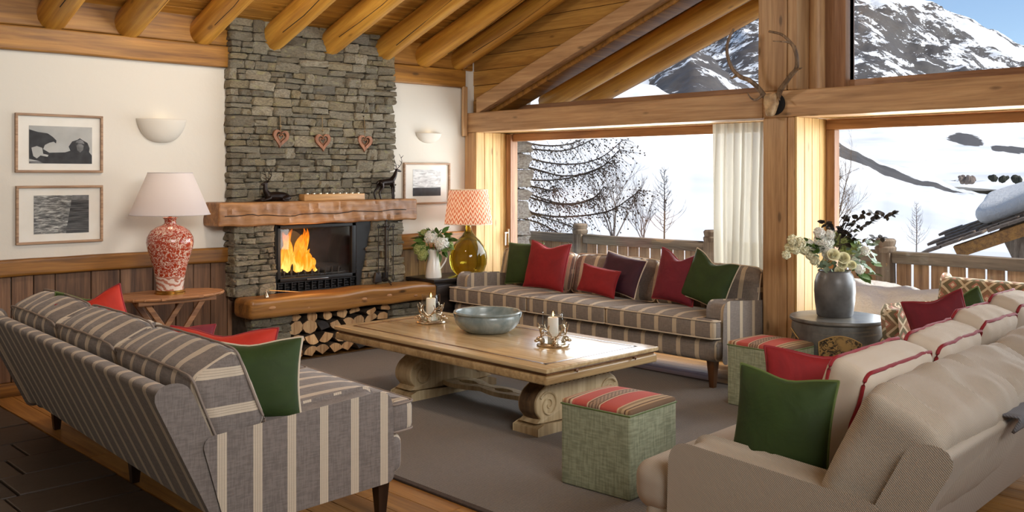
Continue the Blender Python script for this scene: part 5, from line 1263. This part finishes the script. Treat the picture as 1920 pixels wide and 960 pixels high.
# antlers on the post
sk = thing('antler_trophy', 'stag skull with antlers mounted on a round black plaque on the main post', 'trophy', (0, 0, 0))
pc = at(1453, 195, X=XB-.012); sk.location = (pc.x, pc.y, pc.z)
Pq = lambda px, py, d=0.0: tuple(at(px, py, X=XB-.05-d)-pc)
g = G().lathe([(.0, -.012), (.082, -.012), (.085, -.004), (.085, .006), (.075, .012), (0, .012)], 40); g.map(lambda v: (-v.z, v.x, v.y)); g.build('plaque', MT['black'], sk)
g = G().rbox((-.085, -.058, -.095), (-.01, .058, .08), .03, 3, 5, nz=.01, ns=18); g.map(lambda v: (v.x-.02*max(0, -v.z)/.08, v.y*(1-.45*max(0, -v.z)/.085), v.z)); g.build('skull', MT['skull'], sk)
for s in (1, -1): G().ball((-.07, s*.028, .0), .012, 10, 8, (.6, 1, 1)).build('eye_socket', MT['black'], sk)
def antl_big(pts, r0, tines):
    g = G(); P = catmull([Pq(*q) for q in pts], 8); g.tube(P, [r0*(1-.6*i/(len(P)-1))*(1+.08*noise.noise((i*.7, 0, 0))) for i in range(len(P))], 10)
    for tn in tines: T_ = catmull([Pq(*q) for q in tn], 6); g.tube(T_, [r0*.6*(1-.8*i/(len(T_)-1)) for i in range(len(T_))], 8)
    g.build('antler', MT['antler'], sk)
antl_big([(1459, 180, .01), (1464, 168, .04), (1473, 155, .08), (1484, 140, .11), (1493, 129, .13), (1494.5, 114, .15), (1492, 98, .16), (1487, 86, .16), (1477, 74, .16), (1464, 64, .15), (1442, 59, .14)], .022,
         [[(1490, 88, .16), (1480, 80, .17), (1466, 78, .2), (1449, 77, .22)], [(1493, 130, .13), (1499, 129, .15), (1504, 127, .17)], [(1459, 178, .02), (1461, 184, .05), (1462, 188, .07)]])
antl_big([(1436, 184, .01), (1428, 173, .05), (1418, 161, .1), (1404, 150, .15), (1388, 144, .18), (1374, 130, .2), (1366, 112, .22), (1363, 92, .22), (1367, 72, .2), (1376, 54, .18)], .022,
         [[(1380, 141, .18), (1374, 146, .2), (1368, 146, .22)], [(1430, 178, .04), (1418, 187, .09), (1408, 184, .13), (1401, 173, .15)]])

# curtain
def cur(u, v):
    y = 4.60-.60*u*(1-.0)-.05*(1-v)*0; d = .045*sin(u*2*pi*7+.6*sin(v*3))*(.5+.5*v)+.012*sin(u*2*pi*17+v*2)
    return (6.80+d*1.3-.02*sin(v*pi)*.5, y+.02*sin(v*5+u*9)*v, 2.03-1.96*v)
g = G(); g.grid(cur, 150, 24); o = g.build('curtain', MT['curtain'], None, ang=80); tag(o, 'sheer white curtain gathered beside the main post at the left window', 'curtain')

# ================================================================ FLOWERS
def floret_ball(r, n, mat_seed, petal=.016, sc=1.0):
    random.seed(mat_seed); g = G()
    for i in range(n):
        z = 1-2*(i+.5)/n; a = i*2.39996; q = sqrt(1-z*z); d = Vector((q*cos(a), q*sin(a), z*.85)); c = d*r*(1+rnd(-.16, .08)); d.normalize()
        u = d.orthogonal().normalized(); w_ = d.cross(u); ro = rnd(0, 6)
        for k in range(4):
            t = ro+k*pi/2; e = u*cos(t)+w_*sin(t); f = d.cross(e)
            g.add([c, c+e*petal*.55+f*petal*.42+d*.006, c+e*petal+d*rnd(-.008, .008), c+e*petal*.55-f*petal*.42+d*.003], [(0, 1, 2, 3)])
    g.ball((0, 0, 0), r*(.72 if petal < .022 else .45), 8, 6); return g
def leaf_mesh(L_, W, curl=.2, name='leaf', mat='leaf'):
    g = G(); n = 5
    V = [];
    for i in range(n+1):
        t = i/n; w2 = W/2*sin(pi*min(1, t**.8))**.9 if 0 < t < 1 else 0; z = -curl*L_*t*t
        V += [(t*L_, -w2, z+.15*w2), (t*L_, 0, z), (t*L_, w2, z+.15*w2)]
    F = []
    for i in range(n): a = i*3; F += [(a, a+1, a+4, a+3), (a+1, a+2, a+5, a+4)]
    g.add(V, F); return g.mesh(name, MT[mat], ang=60)
def rose_mesh(r=.045, mat='petal_y', nm='rose'):
    g = G()
    for lay_, (rr, hh, n) in enumerate(((.25, 1.0, 3), (.45, .98, 4), (.68, .88, 5), (.95, .7, 5))):
        for k in range(n):
            a0 = 2*pi*k/n+lay_*.7
            g.grid(lambda u, v: (r*rr*(.35+.75*v**.7)*cos(a0+(u-.5)*2.1*pi/n*1.6), r*rr*(.35+.75*v**.7)*sin(a0+(u-.5)*2.1*pi/n*1.6), r*(-.5+1.15*hh*v*(1-.12*(2*u-1)**2))+(-.14*r*max(0, v-.8)*5*rr)), 4, 4)
    return g.mesh(nm, MT[mat], ang=80)
random.seed(3)
LEAF = leaf_mesh(.075, .045); LEAFG = leaf_mesh(.045, .04, .1, 'eucalyptus_leaf', 'leaf_grey'); LEAFD = leaf_mesh(.042, .034, .15, 'dark_leaf', 'leaf_dark'); ROSE = rose_mesh(.036); ROSEW = rose_mesh(.03, 'petal_w', 'orchid')
HW = floret_ball(.062, 110, 2, .019).mesh('hydrangea', MT['petal_w'], False); HG = floret_ball(.055, 90, 4, .016).mesh('green_hydrangea', MT['petal_g'], False); HC = floret_ball(.036, 30, 6, .026).mesh('orchid_cluster', MT['petal_y'], False); HCW = floret_ball(.042, 34, 6, .028).mesh('white_cluster', MT['petal_w'], False)
def orient(p, d, s=1.0, roll=0):
    return Matrix.Translation(p) @ Vector(d).to_track_quat('X', 'Z').to_matrix().to_4x4() @ Matrix.Rotation(roll, 4, 'X') @ Matrix.Scale(s, 4)
def up(p, d, s=1.0): return Matrix.Translation(p) @ Vector(d).to_track_quat('Z', 'Y').to_matrix().to_4x4() @ Matrix.Scale(s, 4)
Rv = Vector((sin(YAW), -cos(YAW), 0)); Fv = Vector((cos(YAW), sin(YAW), 0))      # right-hand and away directions seen from the sofas' side
def V3(r, f, z): return Rv*r+Fv*f+Vector((0, 0, z))
# pitcher and its bunch
pp = Vector((5.84, 7.16, CONZ)); pt_ = thing('pitcher', 'tall white enamel pitcher on the black console', 'pitcher', tuple(pp))
G().lathe([(.0, 0), (.078, 0), (.08, .008), (.074, .06), (.062, .15), (.05, .22), (.05, .245), (.056, .27), (.052, .27), (.046, .245), (.0, .10)], 36).build('body', MT['white_en'], pt_)
G().tube([V3(*q) for q in [(c.x, c.y, c.z) for c in catmull([(.05, 0, .25), (.09, 0, .265), (.125, 0, .24), (.12, 0, .17), (.085, 0, .11), (.068, 0, .085)], 6)]], .007, 8).build('handle', MT['white_en'], pt_)
G().tube([V3(-.048, 0, .235), V3(-.075, 0, .265)], [.02, .008], 8).build('spout', MT['white_en'], pt_)
fl1 = thing('bouquet', 'bunch of white and green hydrangeas in the white pitcher', 'flowers', (pp.x, pp.y, pp.z+.27))
for (r, f, z, m, s, nm) in ((-.02, -.06, .13, HW, 1.0, 'hydrangea'), (.085, -.06, .075, HW, 1.15, 'hydrangea'), (.03, .03, .12, HW, .95, 'hydrangea'), (-.13, -.04, .02, HG, 1.15, 'green_hydrangea'), (-.10, -.06, -.045, HG, .95, 'green_hydrangea'), (-.09, 0, .15, HG, .9, 'green_hydrangea'), (.15, 0, .04, HG, .9, 'green_hydrangea')):
    inst(nm, m, fl1, up(V3(r, f, z), V3(r, f-.02, max(.05, z)), s))
for i in range(56):
    a = rnd(0, 2*pi); q = rnd(.45, 1.05); p = V3(.15*q*cos(a)+.01, -.05+rnd(-.03, .05), .07+.12*q*sin(a)); inst('leaf', LEAF, fl1, orient(p, V3(cos(a), rnd(-.8, .1), sin(a)*.8+.1), rnd(.95, 1.4), rnd(-1, 1)))
for k in range(5): G().tube([V3(0, 0, -.12), V3(-.1+.05*k, -.02, .06)], .004, 5).build('stem', MT['leaf'], fl1)
# big arrangement in the grey vase
vp = Vector((6.30, 3.24, DZ+.32)); fl2 = thing('bouquet', 'large arrangement of white roses, orchids and dark foliage in the grey vase', 'flowers', tuple(vp))
def vq(px, py, f=0.0): return at(px, py, D=6.76+f)-vp
inst('hydrangea', HW, fl2, up(vq(1545, 452, .05), V3(-.3, -.5, 1), 1.1)); inst('hydrangea', HW, fl2, up(vq(1555, 475, .0), V3(-.3, -.5, 1), .8)); inst('green_hydrangea', HG, fl2, up(vq(1592, 460, .08), V3(.2, -.3, 1), 1.3)); inst('green_hydrangea', HG, fl2, up(vq(1568, 448, .1), V3(0, -.3, 1), 1.1))
for (px, py, s) in ((1563, 478, 1.25), (1582, 484, 1.2), (1580, 496, .95), (1597, 497, .9), (1574, 508, .95)): inst('rose', ROSE, fl2, up(vq(px, py, -.08), V3(rnd(-.3, .3), -1, .45), s))
for (px, py, s, m) in ((1486, 450, 1, HC), (1480, 464, .9, HC), (1492, 467, 1, HC), (1474, 478, .8, HC), (1500, 455, 1, HC), (1508, 468, 1, HC), (1520, 478, 1, HC), (1516, 458, .9, HCW), (1527, 488, .9, HC), (1532, 464, 1, HCW), (1536, 436, .9, HCW), (1556, 440, .8, HCW), (1604, 490, .8, HCW), (1622, 470, .8, HCW), (1612, 505, .8, HCW)):
    inst('orchid_cluster', m, fl2, up(vq(px, py, rnd(-.05, .08)), V3(rnd(-.5, .2), -.7, rnd(-.2, .5)), s*.9))
random.seed(8)
for i in range(46):
    a = rnd(0, 2*pi); q = rnd(.3, 1); inst('eucalyptus_leaf', LEAFG, fl2, orient(vq(1570+45*q*cos(a), 480+32*q*sin(a), rnd(-.07, .1)), V3(cos(a), rnd(-.8, .2), -sin(a)*.6), rnd(.8, 1.25), rnd(-1, 1)))
for i in range(16):
    inst('leaf', LEAF, fl2, orient(vq(rnd(1500, 1535), rnd(452, 478), .03), V3(rnd(-1, .5), -.3, rnd(-.2, .6)), rnd(.6, .9), rnd(-1, 1)))
for i in range(44):
    inst('eucalyptus_leaf' if i % 3 else 'leaf', LEAFG if i % 3 else LEAF, fl2, orient(vq(rnd(1592, 1642), rnd(448, 516), rnd(-.04, .12)), V3(rnd(-.4, 1), rnd(-1, .2), rnd(-1, .6)), rnd(.8, 1.3), rnd(-1, 1)))
for i in range(26): inst('leaf', LEAF, fl2, orient(vq(rnd(1540, 1615), rnd(440, 500), rnd(.0, .12)), V3(rnd(-1, 1), rnd(-1, 0), rnd(-.6, .8)), rnd(.6, .9), rnd(-1, 1)))
for i in range(6): inst('eucalyptus_leaf', LEAFG, fl2, orient(vq(1556+rnd(-8, 14), 500+i*4, -.12), V3(rnd(-.5, .5), -.4, -1), 1.1, rnd(-1, 1)))
branches = [[(1572, 470, .05), (1590, 440, .05), (1615, 425, .05), (1640, 412, .05), (1662, 405, .05), (1674, 402, .05)], [(1585, 440, .1), (1600, 420, .1), (1618, 402, .1), (1640, 400, .1)], [(1572, 470, 0), (1578, 440, 0), (1590, 420, 0), (1588, 412, 0)],
            [(1570, 465, .06), (1562, 440, .06), (1556, 425, .06), (1545, 418, .06)], [(1580, 475, .1), (1610, 458, .1), (1635, 448, .1), (1655, 446, .1)], [(1580, 480, .1), (1600, 500, .1), (1612, 510, .1)], [(1570, 460, .0), (1592, 455, 0), (1600, 445, 0)], [(1566, 450, .0), (1575, 435, 0), (1580, 425, 0)]]
random.seed(9)
for b_ in branches:
    P = catmull([vq(*q) for q in b_], 8); G().tube(P, [.004*(1-.6*i/(len(P)-1)) for i in range(len(P))], 5).build('stem', MT['twig'], fl2)
    for i in range(6, len(P), 2):
        for k in range(2): inst('dark_leaf', LEAFD, fl2, orient(P[i], (P[i]-P[i-1]).normalized()*.5+Vector((rnd(-1, 1), rnd(-1, 1), rnd(-.8, 1))), rnd(.9, 1.3), rnd(-1, 1)))
# ================================================================ OUTSIDE
def polar(px, py, r):      # a point at horizontal distance r in the direction seen at that bearing and elevation
    t = (px-960)/FPX; d = Vector((cos(YAW)+sin(YAW)*t, sin(YAW)-cos(YAW)*t, 0)); k = sqrt(1+t*t); h = (YH-py)/FPX/k
    d.normalize(); return Vector((d.x*r, d.y*r, CAM_H+h*r))
def interp(tab, x):
    if x <= tab[0][0]: return tab[0][1]
    for (a, b), (c, d) in zip(tab, tab[1:]):
        if x <= c: t = (x-a)/(c-a); t = t*t*(3-2*t)*.5+t*.5; return b+(d-b)*t
    return tab[-1][1]
def terrain(name, tabT, tabB, r0, r1, nu, nv, rough, rockfn, px0=300, px1=7000, pw=1.0, scale=.01):
    V = []; rock = []; g = G()
    warp = lambda t: px0+(2350-px0)*t/.86 if t < .86 else 2350+(px1-2350)*((t-.86)/.14)**1.5
    for j in range(nv+1):
        s = j/nv; r = r0+(r1-r0)*s**1.2
        for i in range(nu+1):
            px = warp(i/nu); yb, yt = interp(tabB, px), interp(tabT, px)
            y = yb+(yt-yb)*s**pw; p = polar(px, y, r)
            n = noise.fractal(p*scale, 1.0, 2.1, 6); n2 = noise.ridged_multi_fractal(p*scale*1.7, .9, 2.1, 6, 1.0, 2.0) if rough(px, y, s) > .3 else 0
            k = rough(px, y, s)*r; p.z += (n*.012+ (n2-1)*.010)*k; p.x += n*.012*k
            g.v.append(p); rock.append(rockfn(px, y, s)+.10*n)
    # skirt behind the ridge so that the slope has a far side
    for j in range(nv):
        for i in range(nu): a = j*(nu+1)+i; g.f.append((a, a+1, a+nu+2, a+nu+1)); g.m.append(0)
    b = len(g.v)
    for i in range(nu+1):
        p = g.v[nv*(nu+1)+i]; q = Vector((p.x*1.15, p.y*1.15, -60)); g.v.append(q); rock.append(0)
    for i in range(nu): a = nv*(nu+1)+i; g.f.append((a, a+1, b+i+1, b+i)); g.m.append(0)
    me = g.mesh(name, MT['snow'], True, ang=180); at_ = me.attributes.new('rock', 'FLOAT', 'POINT'); at_.data.foreach_set('value', rock)
    o = bpy.data.objects.new(name, me); SC.collection.objects.link(o); o['kind'] = 'structure'; return o
# far mountain with a rocky face above a smooth snow bowl
Ct = [(500, 200), (900, 160), (1180, 100), (1300, 40), (1425, -30), (1560, -70), (1650, -50), (1740, 2), (1800, 26), (1860, 56), (1920, 84), (2050, 130), (2300, 180), (2700, 210)]
Cb = [(500, 345), (1600, 345), (1920, 352), (2700, 350)]
def blob(px, py, cx, cy, w_, h, tilt=0): return max(0, 1-sqrt(((px-cx)/w_)**2+((py-cy-(px-cx)*tilt)/h)**2))
def rC(px, y, s):
    if y > 205: return -.35+2.2*blob(px, y, 1812, 258, 52, 20, .14)+1.9*blob(px, y, 1905, 278, 48, 12, .05)+1.6*blob(px, y, 1868, 275, 20, 9)+1.3*blob(px, y, 1735, 298, 26, 6, .2)
    k = .12+.40*min(1, (205-y)/60)+.22*blob(px, y, 1690, 95, 170, 75, .25)
    k -= .45*blob(px, y, 1560, 135, 60, 70, -.5)+.62*max(0, 1-abs((y-interp([(1500, -60), (1740, 10), (1920, 92)], px))-12)/20)*(px > 1560)+.3*blob(px, y, 1600, 20, 70, 25)
    return k
terrain('mountain', Ct, Cb, 420, 2600, 470, 150, lambda px, y, s: ((1.1 if y-interp(Ct, px) > 25 else .35) if y < 190 else max(.15, 1.3-(y-190)/40) if y < 240 else .15), rC, pw=.85, scale=.004)
# dark forest spur in the middle distance, seen through the triangular window
Bt = [(500, 150), (900, 140), (1150, 160), (1215, 146), (1250, 122), (1302, 86), (1335, 100), (1380, 146), (1425, 188), (1480, 240), (1560, 300), (1700, 345), (2700, 352)]
Bb = [(500, 340), (2700, 356)]
terrain('forest_spur', Bt, Bb, 300, 700, 260, 70, lambda px, y, s: .5, lambda px, y, s: .62 if 1212 < px < 1450 and y < 205 else .0, pw=.8, scale=.02)
# near snow slope, falling to the valley on the right
At = [(500, 40), (900, 110), (1100, 140), (1200, 160), (1300, 200), (1425, 225), (1545, 252), (1600, 278), (1660, 306), (1740, 332), (1800, 352), (1860, 366), (1920, 380), (2100, 390), (2700, 395)]
Ab = [(500, 620), (2700, 620)]
def rA(px, y, s):
    k = -.35
    if px > 1500:
        e = interp(At, px); d = y-e
        k += 1.15*max(0, 1-abs(d-13)/(20*max(.05, min(1, (1800-px)/150))))
        k += 1.3*max(0, 1-abs(y-(281+(px-1545)*.36))/7)*(px < 1700)
    return k
terrain('snow_slope', At, Ab, 14, 260, 470, 150, lambda px, y, s: .12+.3*s, rA, pw=.42, scale=.03)
G().box((XW+.2, -6, -8), (60, 30, -3.0)).build('ground', MT['snow'], None, False)['kind'] = 'structure'
# terrace
G().box((XW+.2, -3, -.2), (9.25, 12.5, -.02)).build('terrace', MT['fence'], None, False)['kind'] = 'structure'
g = G()
def sn(u, v):
    x = XW+.24+1.75*u; y = -2.0+12.8*v; hgt = (.30+.34*sin(pi*min(1, u*1.05)**.9)+.10*noise.noise((x*2, y*1.3, 0))+.05*noise.noise((x*6, y*5, 1)))*min(1, max(.2, (5.6-y)/1.5)); return (x, y, max(.0, hgt))
g.grid(sn, 40, 220); o = g.build('snow_bank', MT['fur'], None); o['kind'] = 'structure'
# timber railing
random.seed(31)
fn = thing('railing', 'weathered grey timber balcony railing outside the windows', 'railing', (8.95, 0, 0))
py_ = [10.06, 8.04, 6.06, 4.08, 2.1, .1, -1.9]
for i, y in enumerate(py_):
    g = G().rbox((-.07, y-.075, -.02), (.07, y+.075, .86), .015, 1, 3, nz=.006, ns=4); p_ = g.build('post', MT['fence'], fn)
    G().lathe([(.0, .85), (.085, .85), (.098, .87), (.1, .90), (.086, .915), (.092, .935), (.098, .965), (.08, .985), (0, .99)], 24, (0, y, 0)).build('post_cap', MT['fence'], p_)
for i in range(len(py_)-1):
    a, b = py_[i+1]+.075, py_[i]-.075
    G().rbox((-.05, a, .755-.02*(i < 2)), (.055, b, .87-.02*(i < 2)), .02, 2, 12, nz=.008, ns=2.5).build('top_rail', MT['fence_rail'], fn)
    G().rbox((-.02, a, .05), (.03, b, .12), .01, 1).build('bottom_rail', MT['fence_rail'], fn)
    n = int((b-a)/.155); 
    for k in range(n): y = a+(k+.5)*(b-a)/n; w2 = rnd(.068, .074); G().rbox((.035, y-w2, .03), (.062, y+w2, .77), .004, 1).build('plank', MT['fence_plank'], fn, False)
# stone pier outside, left edge of the window
sp_ = thing('stone_pier', 'narrow pale stone pier outside the left edge of the window', 'pillar', (0, 0, 0))
pale_me = []
for m_ in stone_me: c_ = m_.copy(); c_.materials[0] = MT['pier_stone']; pale_me.append(c_)
random.seed(44); z = 0; k = 0
bx = at(985, 330, X=7.75)
while z < 3.0:
    h = rnd(.12, .3); o = inst('stone', pale_me[k % 14], sp_, loc=(7.8, 8.08, z+h/2), scale=(.34+rnd(-.02, .02), .34+rnd(-.02, .03), h-.008)); z += h; k += 1
# bare trees
def limb(g, p, d, L_, r, depth, up_=.1, spread=.5, seg=5, kids=3):
    P = [Vector(p)]; d = Vector(d).normalized()
    for i in range(seg): d = (d+Vector((rnd(-1, 1), rnd(-1, 1), rnd(-1, 1)))*.12+Vector((0, 0, up_*.3))).normalized(); P.append(P[-1]+d*L_/seg)
    g.tube(P, [r*(1-.65*i/seg) for i in range(seg+1)], 4 if depth < 2 else 6, cap=False)
    if depth > 0:
        for k in range(kids):
            i = random.randint(1, seg); dd = (P[i]-P[i-1]).normalized(); q = (dd+Vector((rnd(-1, 1), rnd(-1, 1), rnd(-.5, 1)))*spread).normalized(); limb(g, P[i], q, L_*rnd(.45, .7), r*.5, depth-1, up_, spread, max(3, seg-1), kids)
random.seed(61)
def bare_tree(label, px, py0, py1, D, kind='round', mat='twig_pale', nm='bare_tree'):
    b0 = at(px, py0, D=D); H = at(px, py1, D=D).z-b0.z; r = thing(nm, label, 'tree', tuple(b0))
    if kind == 'round':
        for k in range(5):
            g = G(); limb(g, (0, 0, 0), (rnd(-.6, .6), rnd(-.6, .6), 1), H*.75, H*.016, 4, .15, .75, 5, 4); g.build('limb', MT[mat], r)
    else:
        g = G().tube([(0, 0, -.5), (.03, 0, H*.5), (0, 0, H)], [H*.014, H*.009, H*.002], 6); g.build('trunk', MT[mat], r)
        n = 46
        for k in range(n):
            z = H*(.12+.85*k/n); a = k*2.4; L_ = H*.27*(1-.8*k/n)*rnd(.7, 1.1); g = G(); limb(g, (0, 0, z), (cos(a), sin(a), .25), L_, H*.0035, 2, .55, .5, 5, 3); g.build('branch', MT[mat], r)
bare_tree('bare bushy tree beyond the railing behind the larch branches', 1150, 455, 345, 22)
bare_tree('second bare bushy tree beyond the railing, nearer the small conifer', 1205, 455, 380, 25)
bare_tree('slim bare larch standing alone on the snow in the left window', 1245, 455, 312, 24, 'cone', 'twig')
bare_tree('small bare red-brown tree behind the railing in the right window', 1718, 472, 378, 26, 'cone', 'twig_pale')
bare_tree('bare twiggy tree at the left edge of the right window', 1552, 470, 330, 15, 'round', 'twig_pale')
bare_tree('tiny dark fir behind the neighbouring roof', 1857, 425, 398, 40, 'cone', 'needle')
# larch with long drooping boughs, its trunk hidden by the wall
lt = thing('larch_tree', 'large larch with long upswept dark boughs at the left window', 'tree', tuple(at(930, 470, D=15)))
lb = Vector(lt.location); G().tube([(0, 0, -2.5), (0, 0, 6.5)], [.22, .08], 10).build('trunk', MT['twig'], lt)
random.seed(71)
def lp(px, py, D): return at(px, py, D=D)-lb
boughs = [[(930, 275), (1000, 280), (1060, 282), (1110, 262), (1150, 240)], [(930, 250), (1010, 272), (1075, 268), (1120, 240)], [(935, 270), (1005, 300), (1070, 308), (1125, 296), (1168, 262)], [(935, 300), (1005, 318), (1060, 330), (1120, 318), (1160, 282)], [(935, 330), (1010, 338), (1065, 334), (1115, 318), (1150, 300)],
          [(935, 335), (1005, 368), (1060, 382), (1110, 372), (1132, 350)], [(935, 350), (1010, 375), (1060, 384), (1100, 378), (1125, 362)], [(935, 380), (1010, 402), (1070, 406), (1140, 396), (1180, 372), (1200, 356)], [(940, 380), (1010, 405), (1060, 420), (1100, 440)], [(940, 400), (1010, 418), (1050, 438), (1085, 446)], [(940, 420), (1000, 436), (1030, 452)], [(945, 340), (1000, 350), (1030, 356), (1045, 352)]]
for bi, b_ in enumerate(boughs):
    D0 = 15-(bi % 4)*.6; P = catmull([lp(q[0], q[1], D0-.25*k) for k, q in enumerate(b_)], 7); g = G(); g.tube(P, [.017*(1-.75*i/(len(P)-1)) for i in range(len(P))], 6); bo = g.build('bough', MT['twig'], lt)
    tw = G()
    for i in range(3, len(P)):
        for k in range(5):
            d = Vector((rnd(-1, 1), rnd(-1, 1), rnd(-1.2, .4))); d = d.normalized()+ (P[i]-P[i-1]).normalized()*.8
            q = P[i]; L_ = rnd(.10, .42); pts = [q]; dd = d.normalized()
            for s in range(3): dd = (dd+Vector((rnd(-.3, .3), rnd(-.3, .3), -.25))).normalized(); pts.append(pts[-1]+dd*L_/3)
            tw.tube(pts, [.0032, .0024, .0016, .001], 3, cap=False)
            for s in (1, 2, 3):
                if random.random() < .5: tw.ball(pts[s], .011, 5, 3)
    o = tw.build('twigs', MT['twig'], bo); o['kind'] = 'stuff'
# neighbouring chalet roof
nb = thing('chalet_roof', 'neighbouring stone-slab roof with a roll of snow beyond the railing', 'roof', (0, 0, 0))
def q(px, py, D): return at(px, py, D=D)
A_, B_ = q(1752, 470, 17.0), q(1935, 408, 16.0); up_d = Vector((.94, .335, .11)); al = (B_-A_); n_al = int(al.length/.38)
random.seed(81); sl_me = G().rbox((-.5, -.5, -.5), (.5, .5, .5), .08, 1).mesh('roof_slab', MT['slate'], False)
ez = Vector((0, 0, 1)); ex = al.normalized(); ey = (up_d-ex*up_d.dot(ex)).normalized(); nn = ex.cross(ey); nn = -nn if nn.z < 0 else nn
Rm = Matrix((ex, ey, nn)).transposed().to_4x4()
for r_ in range(5):
    for c_ in range(n_al+6):
        p = A_+ex*(c_*.38+rnd(-.05, .05)+(.19 if r_ % 2 else 0))+ey*(r_*.34)+nn*(.04*r_*0+.03+rnd(0, .02)); o = inst('roof_slab', sl_me, nb, Matrix.Translation(p) @ Rm @ Matrix.Rotation(-.10, 4, 'X') @ Matrix.Diagonal((.37+rnd(-.04, .03),   .50, .05, 1)))
g = G(); g.rbox((-.3, -.06, -.22), (al.length+1.8, .06, 0), .01, 1); g.xf(Matrix.Translation(A_+ey*.12-nn*.05+ex*.6) @ Rm); g.build('fascia', MT['beam_x'], nb, False)
g = G(); g.rbox((.75, .35, .06), (al.length+2.0, 2.0, .40), .18, 4, 10, nz=.05, ns=1.2); g.xf(Matrix.Translation(A_) @ Rm); g.build('snow_load', MT['fur'], nb)
g = G(); g.rbox((1.0, .5, -2.5), (al.length+1.8, 1.8, -.1), .02, 1); g.xf(Matrix.Translation(A_) @ Rm); g.build('wall', MT['fence'], nb, False)
# bushes far down the valley
random.seed(91)
for i, (px, py, w2, h, D, lab) in enumerate(((1812, 340, 22, 12, 240, 'brown rounded bush in the valley, left of the dark firs'), (1862, 336, 10, 9, 250, 'small dark fir clump right of the brown bush'), (1882, 338, 12, 10, 250, 'dark fir clump between two others in the valley'), (1908, 340, 14, 12, 250, 'dark fir clump at the right edge of the valley'))):
    b0 = at(px, py+3, D=D); k = D/FPX; o = thing('shrub_clump', lab, 'bush', tuple(b0)); g = G()
    for j in range(16): g.ball((rnd(-w2, w2)*.7*k*Rv.x, rnd(-w2, w2)*.7*k*Rv.y, rnd(.2, .8)*h*k), h*k*rnd(.3, .5), 7, 5, (1, 1, 1.2))
    g.map(lambda v: v+noise.noise_vector(v*.9)*.35); u_ = g.build('foliage', MT['needle'] if i else MT['twig_pale'], o, False); u_['kind'] = 'stuff'
